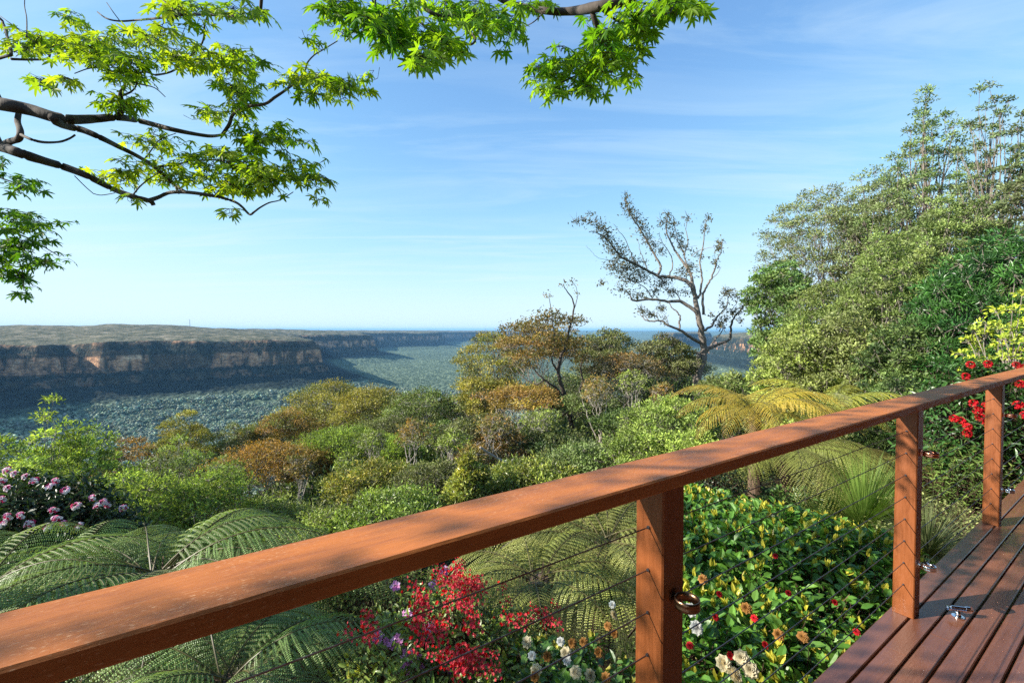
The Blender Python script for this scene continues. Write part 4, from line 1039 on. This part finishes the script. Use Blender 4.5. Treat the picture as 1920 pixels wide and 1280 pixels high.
fern('tree_fern', 'brownish shaded tree fern left of the middle post', at(1600, 865, 6.6), frY, 18, seed=9, scale=(.65, .9), color=(.7, .62, .5))
fern('tree_fern', 'bright green young fern between the middle and farthest posts', at(1785, 880, 6.4), frG, 12, seed=10, scale=(.4, .55), color=(2.2, 1.9, 1.2))
fern('tree_fern', 'yellow green fern right of the farthest post', at(1915, 850, 7.0), frY, 12, seed=11, scale=(.4, .5), color=(1.1, 1.3, .9))

# grass tree tussock
def tussock(name, label, px, py, Y, n, L, cA, cB, seed):
    r = np.random.default_rng(seed); p = at(px, py, Y); gz = g1(p[0], p[1])
    root = empty(name, (p[0], p[1], gz - .05), label=label, cat='grass tree'); h = p[2] - gz
    mb = MB(); tube(mb, [(0, 0, 0), (.02, 0, h * .5), (0, 0, h)], [.13, .10, .09], 9); mb.build('trunk', M['bark_dark'], root)
    d = rand_unit(r, n); d[:, 2] = np.abs(d[:, 2]) * 1.1 + .05; d = unit(d); mb = MB(); K = 7
    u = np.linspace(0, 1, K); Ls = L * r.uniform(.7, 1.1, n)
    Q = np.array([0, 0, h]) + d[:, None, :] * (Ls[:, None] * u)[:, :, None]; hor = np.hypot(d[:, 0], d[:, 1])
    Q[:, :, 2] -= (.38 * Ls * hor)[:, None] * u[None] ** 2
    sd = unit(np.cross(d, [0, 0, 1])); wd = .0042 * (1 - .85 * u)
    A = Q + sd[:, None] * wd[None, :, None]; B = Q - sd[:, None] * wd[None, :, None]
    V = np.stack([A, B], 2).reshape(-1, 3); base = np.arange(n)[:, None] * (2 * K); k = np.arange(K - 1)[None] * 2
    F = np.stack([base + k, base + k + 1, base + k + 3, base + k + 2], -1).reshape(-1, 4)
    t = np.asarray(cA) + (np.asarray(cB) - np.asarray(cA)) * r.random((n, 1)); mb.add(V, F, np.repeat(t, 2 * K, 0)); mb.build('foliage', M['blade'], root)
tussock('grass_tree', 'spiky bright green grass tree left of the middle post', 1618, 985, 5.2, 2600, 1.0, (.12, .22, .04), (.26, .36, .08), 3)
tussock('grass_tree', 'thin grey green grass tuft beside the foot of the middle post', 1740, 1030, 3.9, 700, .55, (.10, .13, .05), (.2, .23, .1), 4)

# ------------------------------------------------------------------ flowering garden shrubs
cam_c = loc(2.75, 1.95)
camA = bush('camellia_bush', 'wide glossy green camellia hedge with yellow shoots between the nearest and middle posts', 'camellia', cam_c[0], cam_c[1], 1.85, 1.10, .0, .22, 1500, 8, .078, .042,
            (.045, .15, .020), (.17, .34, .045), height=.5, rz=RZ, seed=1, tipcol=(.50, .46, .06), tipfrac=.30, power=4, tilt=-.06, bump=.10, lean=.12, mask=lambda x, y: x / y > .325 + .05 * fbm(x * 3, y * 3, 2))
for kind, pts, rad in (('white', [(1302, 1183), (1292, 1150)], .034), ('cream', [(1352, 1250), (1386, 1240), (1402, 1262), (1372, 1272)], .036),
                       ('bud', [(1338, 1163), (1410, 1165), (1345, 1120), (1430, 1215), (1365, 1235), (1474, 1118), (1560, 1135), (1290, 1216), (1450, 1048), (1600, 1190)], .018),
                       ('brown', [(1455, 1196), (1500, 1200), (1315, 1092), (1395, 1146)], .028)):
    for q in pts:
        p = hit(camA, *q)
        if p is not None: flower(camA, kind, p + [0, -.02, .03], rad, tilt=.8)
pB = at(1090, 1235, 2.55)
camB = bush('camellia_bush', 'camellia bush with cream and browning flowers left of the nearest post', 'camellia', pB[0], pB[1], .62, .55, -.42, .35, 230, 8, .075, .04,
            (.04, .12, .02), (.13, .25, .04), height=.5, seed=2, tipcol=(.45, .42, .08), tipfrac=.2, power=2.5, bump=.12)
for kind, pts, rad in (('cream', [(988, 1206), (1060, 1226), (1104, 1268), (1078, 1262), (1148, 1155), (1005, 1258)], .034), ('white', [(997, 1231), (1062, 1240), (1146, 1136), (1050, 1205)], .026),
                       ('brown', [(1025, 1233), (1072, 1208), (1138, 1176), (1134, 1272), (1093, 1206), (1150, 1190), (1002, 1270), (1120, 1225)], .028)):
    for q in pts:
        p = hit(camB, *q)
        if p is not None: flower(camB, kind, p + [0, -.03, .03], rad, tilt=.9)
pR = at(60, 960, 5.2)
rho = bush('rhododendron', 'dark leaved rhododendron covered in pink and white flower trusses at the left edge', 'rhododendron', pR[0], pR[1], 1.15, .75, -.22, .75, 760, 7, .12, .036,
           (.018, .035, .014), (.06, .10, .03), height=1.2, seed=3, bump=.12, lean=.6)
for q in [(20, 885), (35, 893), (55, 898), (23, 920), (100, 915), (128, 923), (107, 960), (148, 952), (180, 937), (188, 950), (208, 950), (22, 972), (47, 970), (62, 985), (127, 985), (155, 990), (97, 992), (236, 955), (112, 975), (15, 985), (70, 905), (10, 905), (112, 905), (12, 940), (198, 945)]:
    p = hit(rho, *q)
    if p is not None: flower(rho, 'pink', p + [0, -.03, .03], .055, tilt=.7)
pZ = at(860, 1170, 3.25)
aza = bush('azalea', 'scarlet flowering azalea between the green ferns below the handrail', 'azalea', pZ[0], pZ[1], .72, .95, -.42, .42, 620, 7, .055, .022,
           (.09, .16, .03), (.26, .33, .07), height=.7, seed=4, tilt=-.38, bump=.16, lean=.4, tipcol=(.34, .38, .07), tipfrac=.15)
r_ = np.random.default_rng(9)
for cx, cy, rx, ry, n in [(850, 1088, 42, 12, 12), (895, 1105, 26, 16, 8), (795, 1125, 14, 34, 9), (835, 1165, 34, 22, 12), (870, 1120, 30, 22, 9), (870, 1225, 40, 26, 14), (905, 1255, 30, 20, 9), (810, 1195, 22, 12, 6), (985, 1150, 24, 14, 5), (1030, 1190, 20, 26, 5), (950, 1160, 8, 14, 3), (690, 1195, 22, 12, 5), (690, 1160, 6, 12, 2), (850, 1060, 8, 8, 2)]:
    for k in range(int(n * 1.15)):
        p = hit(aza, cx + r_.normal(0, .75) * rx, cy + r_.normal(0, .75) * ry)
        if p is not None: flower(aza, 'azalea', p + [0, -.03, .05], r_.uniform(.024, .040), tilt=.8)
pP = at(745, 1215, 2.95)
pnk = bush('rhododendron', 'open twiggy rhododendron with mauve pink flowers left of the scarlet azalea', 'rhododendron', pP[0], pP[1], .5, .7, -.60, .4, 230, 7, .075, .03,
           (.12, .18, .04), (.36, .42, .09), height=.7, seed=5, bump=.14, tilt=-.2, lean=.5, tipcol=(.5, .5, .08), tipfrac=.2)
for q in [(712, 1208), (748, 1216), (765, 1165), (790, 1255), (772, 1249), (800, 1200), (812, 1188), (847, 1262), (730, 1214), (770, 1240), (745, 1110), (815, 1108), (836, 1082), (760, 1262), (842, 1256), (790, 1168)]:
    p = hit(pnk, *q)
    if p is None: p = hit(aza, *q)
    if p is not None: flower(pnk, 'mauve', p + [0, -.04, .06], .048, tilt=.8)
pF = at(700, 1110, 4.2)
bush('leafy_shrub', 'tangled pale green shrub behind the mauve rhododendron under the handrail', 'shrub', pF[0], pF[1], .9, .8, -.75, .5, 420, 7, .06, .022, (.12, .17, .05), (.34, .37, .13), height=.8, seed=6, mat='soft', bump=.16)
pW = at(1835, 790, 6.3)
wr = bush('flowering_shrub', 'dark green shrub with round crimson flower heads behind the farthest post', 'shrub', pW[0], pW[1], 1.0, .7, 1.02, 1.3, 620, 7, .12, .034, (.03, .085, .02), (.07, .17, .035), height=1.3, seed=7, bump=.12, lean=.6)
for q in [(1805, 708), (1814, 686), (1846, 685), (1819, 758), (1827, 772), (1843, 762), (1840, 776), (1850, 782), (1783, 786), (1797, 790), (1808, 802), (1808, 814), (1906, 722), (1902, 761), (1900, 687), (1912, 692), (1862, 770), (1845, 795), (1915, 780), (1832, 784)]:
    p = hit(wr, *q)
    if p is None: p = at(q[0], q[1], 5.8)
    flower(wr, 'red', p + [0, -.04, .02], .062, tilt=.9)
pV = at(1775, 985, 4.6)
bush('variegated_shrub', 'pale yellow and green small leaved shrub between the middle and farthest posts', 'shrub', pV[0], pV[1], .75, 1.15, -.30, .6, 800, 8, .042, .02, (.14, .2, .05), (.48, .50, .20), height=.7, seed=8, bump=.14, rz=-.3, mat='soft')
pV2 = at(1790, 905, 6.0)
bush('leafy_shrub', 'light green pointed leaved shrub behind the variegated one', 'shrub', pV2[0], pV2[1], .8, .7, .0, .6, 420, 7, .08, .02, (.07, .15, .03), (.25, .33, .08), height=.8, seed=12, bump=.14, mat='soft')
pD = at(1310, 985, 5.6)
drk = bush('leafy_shrub', 'dark small leaved shrub with two red blooms right of the nearest post', 'shrub', pD[0], pD[1], .75, .7, -.1, .8, 600, 7, .055, .022, (.02, .04, .014), (.06, .10, .03), height=1.1, seed=9, bump=.16, lean=.6)
for q in [(1312, 958), (1337, 990), (1268, 996)]:
    p = hit(drk, *q)
    if p is not None: flower(drk, 'red', p + [0, -.04, .03], .052, tilt=.9)
pC = at(1900, 905, 6.6)
lowr = bush('azalea', 'low crimson azalea at the right edge beside the deck', 'azalea', pC[0], pC[1], .6, .4, -.30, .3, 260, 7, .05, .02, (.05, .11, .02), (.14, .22, .05), height=.5, seed=10, bump=.08)
for k in range(9):
    p = hit(lowr, 1888 + r_.uniform(0, 45), 892 + r_.uniform(-6, 12))
    if p is not None: flower(lowr, 'azalea', p + [0, -.03, .04], .075, tilt=.7)
pH = at(560, 1090, 5.6)
bush('leafy_shrub', 'fine leaved green shrub hidden partly by the handrail beside the big fern', 'shrub', pH[0], pH[1], 1.2, .8, -1.1, .6, 520, 7, .06, .024, (.05, .10, .025), (.16, .22, .05), height=.8, seed=11, mat='gum', bump=.16)
pI = at(1500, 1010, 5.6)
bush('leafy_shrub', 'shaded green shrub between the camellia hedge and the olive tree fern', 'shrub', pI[0], pI[1], 1.0, .6, -.5, .5, 480, 7, .07, .03, (.03, .08, .02), (.12, .2, .04), height=.8, seed=13, bump=.14)

# ------------------------------------------------------------------ maples overhead
def maple_leaves(r, root, org, clusters, Y0, F, size, spread, dens=1.0, name='foliage', colA=(.12, .26, .02), colB=(.34, .46, .04)):
    lm = MB(); tw = MB(); P, D, Nn, L, T = [], [], [], [], []
    t0, t1 = [], []
    for cx, cy, rx, ry, n in clusters:
        n = int(n * dens); nt_ = max(1, n // 6); cb = r.uniform(.1, .9)
        for k in range(nt_):
            a = r.normal(0, .5, 2); a2 = np.clip(a * 1.0, -1.1, 1.1)
            y0 = Y0 + F(cx, cy) + r.normal(0, spread)
            e = at(cx + a2[0] * rx, cy + a2[1] * ry, y0)
            s0 = at(cx + a2[0] * rx * .35, cy + a2[1] * ry * .3 - 3, Y0 + F(cx, cy) + r.normal(0, spread * .2))
            d = e - s0; ln = np.linalg.norm(d)
            if ln < .06: d = unit(r.normal(0, 1, 3) * [1, 1, .4]) * .10; e = s0 + d
            if ln > .45: s0 = e - unit(d) * .45
            m = 5; q = np.array([s0 + (e - s0) * u + np.array([0, 0, -.03]) * math.sin(PI * u) + r.normal(0, .006, 3) for u in np.linspace(0, 1, m)]) - org
            t0.append(q[:-1]); t1.append(q[1:])
            dd = unit(e - s0)
            for j in range(6):
                u = .35 + .65 * (j // 2) / 2.0; base = q[0] + (q[-1] - q[0]) * u
                side = unit(np.cross(dd, [0, 0, 1])) * (1 if j % 2 else -1)
                pd = unit(dd * .6 + side * r.uniform(.4, 1) + np.array([0, 0, r.uniform(-.5, .3)]))
                pe = base + pd * r.uniform(.02, .045); t0.append(base[None]); t1.append(pe[None])
                ld = unit(pd * [1, 1, .3] + np.array([0, 0, -r.uniform(.05, .95)]) + r.normal(0, .2, 3))
                P.append(pe); D.append(ld); Nn.append(unit(np.array([0, 0, 1.]) + r.normal(0, .38, 3) - ld * 0)); L.append(size * r.uniform(.6, 1.15))
                tt = np.clip(cb + r.normal(0, .25), 0, 1); T.append(np.array(cmix(colA, colB, tt)) * r.uniform(.8, 1.2))
    leaves(lm, np.array(P), np.array(D), np.array(Nn), np.array(L), np.array(L) * .95, MAPLE, np.array(T))
    prisms(lm, np.vstack(t0), np.vstack(t1), .0014, .001, (.05, .035, .025))
    lm.build(name, M['maple'], root)

def left_maple():
    r = np.random.default_rng(90); Y0 = 2.25
    F = lambda x, y: .35 * math.sin(x * .011 + 1) * math.cos(y * .013) + .10 * math.sin(x * .05 + y * .03)
    tx, ty = -4.6, 2.9; gz = g1(tx, ty); org = np.array([tx, ty, gz - .1])
    root = empty('maple_tree', org, label='lime green maple whose long boughs reach in from the left over the view', cat='maple tree')
    def w(x, y, z):     # world point back to the traced format
        Y = y; c, s_ = math.cos(PITCH), math.sin(PITCH); zz = z - EYE
        f = y * c - zz * s_; u = y * s_ + zz * c
        return (960 + x / f * FP, 640 - u / f * FP, y)
    tr = [w(tx, ty, gz - .1), w(tx + .05, ty, gz + 1.6), w(tx + .15, ty - .1, gz + 3.0)]
    br = [
     ([w(tx, ty, gz - .1), w(tx + .05, ty, gz + 1.5), w(tx + .2, ty - .1, gz + 3.0), w(tx + .1, ty - .1, gz + 4.5), w(tx, ty - .2, gz + 6.5)], .17, .05),
     ([w(tx + .2, ty - .1, gz + 3.0), w(-3.7, 2.5, 2.2), (-60, 186), (0, 195), (56, 206), (117, 223), (178, 223), (220, 220), (262, 227), (328, 244), (389, 255), (417, 253)], .034, .007),
     ([(417, 253), (430, 233), (436, 216), (452, 205), (469, 199), (497, 195), (515, 183), (530, 173), (548, 160), (563, 148), (572, 132), (577, 117), (590, 103), (605, 94), (633, 77)], .009, .0025),
     ([(100, 220), (108, 230), (130, 238), (155, 244), (188, 258), (220, 274), (258, 293), (291, 314), (328, 347), (350, 361)], .018, .007),
     ([w(tx + .05, ty, gz + 2.4), w(-3.6, 2.6, 1.75), (-60, 262), (0, 275), (28, 284), (70, 298), (117, 312), (164, 330), (211, 354), (248, 368), (281, 377), (288, 385)], .027, .009),
     ([(279, 376), (297, 370), (319, 361), (356, 361), (403, 368), (431, 375), (445, 381), (455, 389), (468, 402), (477, 397), (488, 389), (505, 380), (525, 375), (550, 360)], .010, .002),
     ([(0, 276), (18, 266), (35, 260), (38, 245), (33, 228), (35, 213)], .014, .010),
     ([(40, 253), (60, 262), (84, 267), (112, 266), (130, 260), (141, 253)], .006, .004),
     ([(224, 217), (229, 200), (226, 178), (232, 165), (240, 152), (252, 140)], .014, .004),
     ([(240, 152), (222, 140), (200, 130), (170, 128), (140, 138)], .005, .002), ([(240, 152), (262, 158), (290, 165), (310, 182)], .004, .002), ([(228, 180), (246, 172), (256, 158), (255, 130)], .005, .002),
     ([(-40, 10), (0, 35), (6, 45), (9, 52), (15, 75), (21, 101), (10, 106), (-30, 118)], .006, .007),
     ([(21, 111), (55, 112), (89, 110), (95, 96), (101, 86), (140, 82), (188, 73)], .006, .002), ([(89, 90), (60, 75), (30, 52), (0, 30)], .003, .002), ([(50, 70), (50, 35), (46, 10), (48, -20)], .003, .002),
     ([(183, 23), (200, 35), (225, 40), (258, 38), (291, 35), (325, 31), (352, 28), (390, 28), (422, 30), (450, 33), (473, 35), (483, 29), (488, 21), (490, 0), (492, -40)], .003, .008),
     ([(225, 40), (210, 20), (200, 5)], .002, .0015), ([(305, 0), (330, 22), (352, 28)], .003, .003), ([(488, 21), (500, 20), (504, 20)], .007, .004),
     ([(291, 141), (310, 138), (328, 131), (350, 112), (375, 87), (382, 70), (383, 50), (388, 32)], .005, .003),
     ([(291, 141), (270, 135), (250, 140)], .004, .003), ([(375, 87), (398, 120), (410, 150), (425, 180), (430, 215)], .003, .002),
     ([(291, 314), (310, 311), (328, 309), (362, 302), (398, 300), (430, 303), (469, 305), (505, 315), (540, 328)], .006, .002),
     ([(328, 347), (335, 362)], .006, .006), ([(403, 368), (420, 350), (450, 340), (480, 322), (520, 318)], .005, .002),
     ([(270, 300), (285, 280), (300, 262), (330, 250)], .004, .002), ([(245, 372), (262, 350), (285, 332), (310, 318)], .004, .002), ([(530, 173), (560, 150), (600, 152), (650, 160)], .003, .0015),
     ([(605, 94), (580, 85), (560, 70)], .002, .001), ([(175, 363), (190, 366), (215, 362)], .002, .002), ([(140, 330), (160, 350), (175, 363)], .002, .002),
     ([w(tx + .1, ty, gz + 3.0), w(-4.1, 2.95, 2.1), (-60, 405, 2.9), (10, 430, 2.9), (60, 450, 2.9), (110, 480, 2.9)], .012, .002), ([w(-4.1, 2.95, 2.3), (-60, 325, 2.9), (20, 340, 2.9), (70, 360, 2.9)], .008, .002), ([(10, 440, 2.9), (40, 500, 2.9), (45, 545, 2.9)], .005, .002),
    ]
    traced(root, org, br, Y0, F, M['bark_dark'], 8, .0, r, 5)
    cl = [(140, 38, 32, 22, 20), (95, 72, 80, 30, 66), (30, 88, 34, 26, 26), (200, 92, 110, 36, 130), (75, 152, 42, 16, 18), (130, 150, 30, 12, 12), (240, 128, 70, 34, 84), (290, 62, 60, 24, 36), (350, 15, 60, 16, 32), (430, 20, 60, 20, 36), (330, 98, 50, 30, 44), (420, 105, 66, 32, 64),
          (440, 180, 60, 42, 84), (395, 210, 40, 20, 26), (560, 150, 34, 18, 22), (600, 150, 34, 20, 26), (645, 162, 40, 22, 44), (568, 58, 13, 8, 6), (645, 66, 18, 12, 8), (580, 176, 26, 10, 12), (716, 134, 18, 6, 7), (225, 195, 60, 28, 40), (282, 262, 60, 24, 40), (500, 262, 80, 34, 100), (400, 296, 110, 34, 100),
          (250, 322, 80, 22, 50), (515, 322, 80, 38, 115), (430, 346, 90, 22, 60), (440, 396, 24, 10, 10), (590, 330, 26, 10, 14), (600, 375, 14, 8, 5), (233, 372, 18, 8, 6), (330, 330, 60, 18, 34), (460, 125, 40, 22, 26), (350, 220, 12, 6, 3)]
    maple_leaves(r, root, org, cl, Y0, F, .048, .2, 1.6)
    cl2 = [(10, 300, 34, 12, 26), (35, 350, 46, 22, 60), (20, 400, 40, 16, 40), (60, 425, 60, 18, 60), (50, 460, 70, 22, 80), (90, 490, 50, 14, 44), (40, 515, 46, 20, 50), (40, 548, 20, 16, 16), (-10, 470, 40, 40, 50)]
    maple_leaves(r, root, org, cl2, 2.9, lambda x, y: 0.0, .052, .22, 1.1, 'foliage', (.05, .15, .015), (.14, .28, .03))
    # the rest of the crown, out of the frame to the left, that dapples the handrail
    n = 520; P = np.stack([r.uniform(-7.5, -3.6, n), r.uniform(-.9, 4.2, n), r.uniform(2.2, 5.8, n)], 1)
    P = P[(P[:, 0] / np.maximum(P[:, 1], .05) < -1.35) | (P[:, 1] < .1)]
    keep = fbm(P[:, 0] * .8, P[:, 1] * .8 + P[:, 2] * .9, 2) > -.04; P = P[keep]
    m = 9; Q = np.repeat(P, m, 0) + r.normal(0, .13, (len(P) * m, 3)); k = len(Q)
    mb = MB(); leaves(mb, Q - org, unit(r.normal(0, 1, (k, 3)) * [1, 1, .3] - [0, 0, .4]), unit(r.normal(0, .35, (k, 3)) + [0, 0, 1]), .062, .06, MAPLE, np.array([.15, .3, .03]) * r.uniform(.7, 1.3, (k, 1)))
    mb.build('foliage', M['maple'], root)
    mb = MB(); s0 = np.array([tx + .1, ty - .1, gz + 4.2])
    for k in range(16):
        e = P[r.integers(len(P))]; c = (s0 + e) / 2 + r.normal(0, .3, 3); q = smooth_path([s0, c, e], 5, .02, r) - org; tube(mb, q, np.linspace(.035, .006, len(q)), 5)
    mb.build('bough', M['bark_dark'], root)
left_maple()

def top_maple():
    r = np.random.default_rng(91); Y0 = 2.0
    F = lambda x, y: .28 * math.sin(x * .009) * math.cos(y * .02) + .06 * math.sin(x * .06)
    tx, ty = -3.2, -2.2; gz = g1(tx, ty); org = np.array([tx, ty, gz - .1])
    root = empty('maple_tree', org, label='mid green maple whose boughs hang into the top centre of the view', cat='maple tree')
    wp = [np.array([tx, ty, gz - .1]), np.array([tx + .1, ty + .1, gz + 2.5]), np.array([-2.5, -1.7, 2.9]), np.array([-1.2, -1.0, 4.1]), np.array([.5, -.3, 4.5]), np.array([1.5, .7, 4.1]), np.array([1.35, 1.5, 3.45]), at(1182, -2, 2.0 + F(1182, 0))]
    mb = MB(); q = smooth_path(wp, 7) - org; tube(mb, q, np.linspace(.15, .022, len(q)), 10)
    T = [([(1182, -2), (1150, 7), (1111, 15), (1085, 20), (1062, 22), (1040, 22), (1018, 20), (980, 12), (943, 2), (915, -20)], .022, .010),
         ([(1109, 17), (1113, 32), (1120, 49), (1128, 66), (1137, 80), (1148, 92), (1155, 102), (1158, 115), (1157, 128), (1150, 134), (1137, 135), (1118, 133), (1102, 133), (1080, 142), (1053, 155)], .011, .003),
         ([(783, -10), (793, 10), (805, 22), (828, 31), (848, 31), (867, 29), (885, 25), (898, 18)], .010, .006), ([(915, -20), (880, -40), (820, -35), (783, -10)], .010, .010),
         ([(783, 22), (785, 38), (801, 53), (818, 64), (836, 71), (860, 77), (881, 84), (890, 78), (890, 71), (882, 60), (870, 55), (854, 44), (840, 25), (835, 0)], .006, .003),
         ([(704, -10), (704, 27), (710, 42), (717, 53), (728, 66), (739, 77), (755, 82), (774, 82)], .004, .002), ([(739, 77), (735, 95), (731, 115)], .002, .001), ([(762, 85), (772, 110), (782, 148)], .0016, .001),
         ([(700, 5), (690, -20), (660, -50)], .004, .006), ([(1018, 25), (1000, 42), (978, 53)], .003, .0015), ([(1120, 12), (1150, 35), (1190, 55), (1205, 60)], .006, .002), ([(1182, -2), (1200, 20), (1230, 30), (1270, 20)], .008, .002), ([(1157, 125), (1175, 128), (1195, 140)], .003, .0015), ([(1150, 95), (1165, 75), (1190, 62)], .003, .0015)]
    for pts, a, b in T:
        P = smooth_path([at(x, y, Y0 + F(x, y)) - org for x, y in pts], 5); tube(mb, P, np.linspace(a, b, len(P)), 8, ref=np.array([.2, .95, .2]))
    mb.build('trunk', M['bark_dark'], root, smooth=True)
    cl = [(612, 12, 34, 16, 26), (650, 22, 46, 24, 50), (700, 40, 50, 34, 70), (740, 20, 50, 26, 50), (770, 70, 46, 34, 70), (815, 70, 44, 30, 60), (800, 105, 36, 20, 36), (850, 90, 24, 16, 20), (880, 20, 36, 24, 40), (920, 20, 40, 26, 46), (960, 45, 26, 28, 26), (835, 20, 40, 24, 40), (1010, 8, 60, 10, 24),
          (1230, 10, 70, 20, 66), (1290, 14, 34, 18, 22), (1180, 45, 50, 28, 56), (1195, 80, 34, 30, 40), (1135, 60, 40, 34, 44), (1150, 105, 46, 28, 52), (1075, 118, 64, 24, 66), (1090, 150, 60, 22, 60), (1035, 172, 30, 14, 24), (1010, 122, 24, 10, 12), (1182, 142, 26, 12, 16), (1045, 88, 14, 10, 6), (895, 50, 20, 14, 14)]
    maple_leaves(r, root, org, cl, Y0, F, .054, .18, 1.4, 'foliage', (.07, .21, .015), (.25, .42, .035))
top_maple()

# ------------------------------------------------------------------ air, light, sky, camera
def haze():
    mb = MB(); box(mb, (-72000, -72000, -520), (72000, 72000, 135))
    m, nt, out = newmat('haze_air'); v = N(nt, 'ShaderNodeVolumePrincipled')
    v.inputs['Color'].default_value = (.28, .61, 1.0, 1); v.inputs['Density'].default_value = 2.6e-5; v.inputs['Anisotropy'].default_value = .0
    nt.links.new(v.outputs[0], out.inputs['Volume'])
    tag(mb.build('haze', m), kind='stuff', label='thin blue haze filling the valley air', cat='haze')
haze()

SUN_EL = math.radians(29); SUN_AZ = math.atan2(-.983, -.18)      # direction towards the sun, from +Y clockwise
sun = bpy.data.lights.new('sun', 'SUN'); sun.energy = 5.0; sun.angle = math.radians(.4); sun.color = (1.0, .93, .82)
so = bpy.data.objects.new('sun', sun); col.objects.link(so)
sd = Vector((math.sin(SUN_AZ) * math.cos(SUN_EL), math.cos(SUN_AZ) * math.cos(SUN_EL), math.sin(SUN_EL)))
so.rotation_euler = sd.to_track_quat('Z', 'Y').to_euler(); so.location = sd * 50

w = bpy.data.worlds.new('World'); bpy.context.scene.world = w; w.use_nodes = True; nt = w.node_tree; nt.nodes.clear()
out = nt.nodes.new('ShaderNodeOutputWorld'); bg = nt.nodes.new('ShaderNodeBackground')
sky = nt.nodes.new('ShaderNodeTexSky'); sky.sky_type = 'NISHITA'; sky.sun_disc = False; sky.sun_elevation = SUN_EL; sky.sun_rotation = SUN_AZ % (2 * PI)
sky.altitude = 600; sky.air_density = 1.0; sky.dust_density = .25; sky.ozone_density = 1.6
tc = nt.nodes.new('ShaderNodeTexCoord'); sx = nt.nodes.new('ShaderNodeSeparateXYZ'); nt.links.new(tc.outputs['Generated'], sx.inputs[0])
zz = math_(nt, 'MAXIMUM', math_(nt, 'ADD', sx.outputs[2], .06), .03)
cx_ = nt.nodes.new('ShaderNodeCombineXYZ'); nt.links.new(math_(nt, 'DIVIDE', sx.outputs[0], zz), cx_.inputs[0]); nt.links.new(math_(nt, 'DIVIDE', sx.outputs[1], zz), cx_.inputs[1])
mp = nt.nodes.new('ShaderNodeMapping'); mp.inputs['Rotation'].default_value = (0, 0, .25); mp.inputs['Scale'].default_value = (.35, 1.5, 1); nt.links.new(cx_.outputs[0], mp.inputs[0])
c1 = noise(nt, mp.outputs[0], 1.6, 9, .62, .6); c2 = noise(nt, mp.outputs[0], .45, 3, .5)
cl_ = math_(nt, 'MULTIPLY', ramp(nt, c1, [(.44, (0, 0, 0)), (.78, (1, 1, 1))]), ramp(nt, c2, [(.36, (0, 0, 0)), (.62, (1, 1, 1))]))
cl_ = math_(nt, 'MULTIPLY', cl_, .5)
skc = mixc(nt, 1.0, sky.outputs[0], (.89, 1.16, 1.38), 'MULTIPLY')
skc = mixc(nt, cl_, skc, (5.6, 6.8, 7.6))
sep = nt.nodes.new('ShaderNodeSeparateColor'); nt.links.new(skc, sep.inputs[0]); cmb = nt.nodes.new('ShaderNodeCombineColor')
for ch, lim in enumerate((3.4, 4.3, 5.0)):        # brightest a sky of this haziness gets, per channel
    v3 = math_(nt, 'ADD', math_(nt, 'POWER', sep.outputs[ch], 3.0), lim ** 3)
    nt.links.new(math_(nt, 'DIVIDE', math_(nt, 'MULTIPLY', sep.outputs[ch], lim), math_(nt, 'POWER', v3, 1 / 3)), cmb.inputs[ch])
skc = cmb.outputs[0]
nt.links.new(skc, bg.inputs[0]); bg.inputs[1].default_value = .12
nt.links.new(bg.outputs[0], out.inputs[0])

cam = bpy.data.cameras.new('camera'); co = bpy.data.objects.new('camera', cam); col.objects.link(co)
cam.sensor_width = 36; cam.lens = 36 * FP / 1920; cam.clip_start = .05; cam.clip_end = 200000
co.location = (0, 0, EYE); co.rotation_euler = (PI / 2 - PITCH, 0, 0)
sc = bpy.context.scene; sc.camera = co
sc.view_settings.view_transform = 'Standard'; sc.view_settings.look = 'None'; sc.view_settings.exposure = 1.08; sc.view_settings.gamma = 1
sc.cycles.max_bounces = 6; sc.cycles.diffuse_bounces = 3; sc.cycles.glossy_bounces = 2; sc.cycles.transmission_bounces = 4; sc.cycles.volume_bounces = 0
sc.cycles.use_denoising = False; sc.cycles.denoiser = 'OPENIMAGEDENOISE'; sc.cycles.denoising_input_passes = 'RGB_ALBEDO_NORMAL'
sc.cycles.sample_clamp_indirect = 6; sc.cycles.sample_clamp_direct = 14
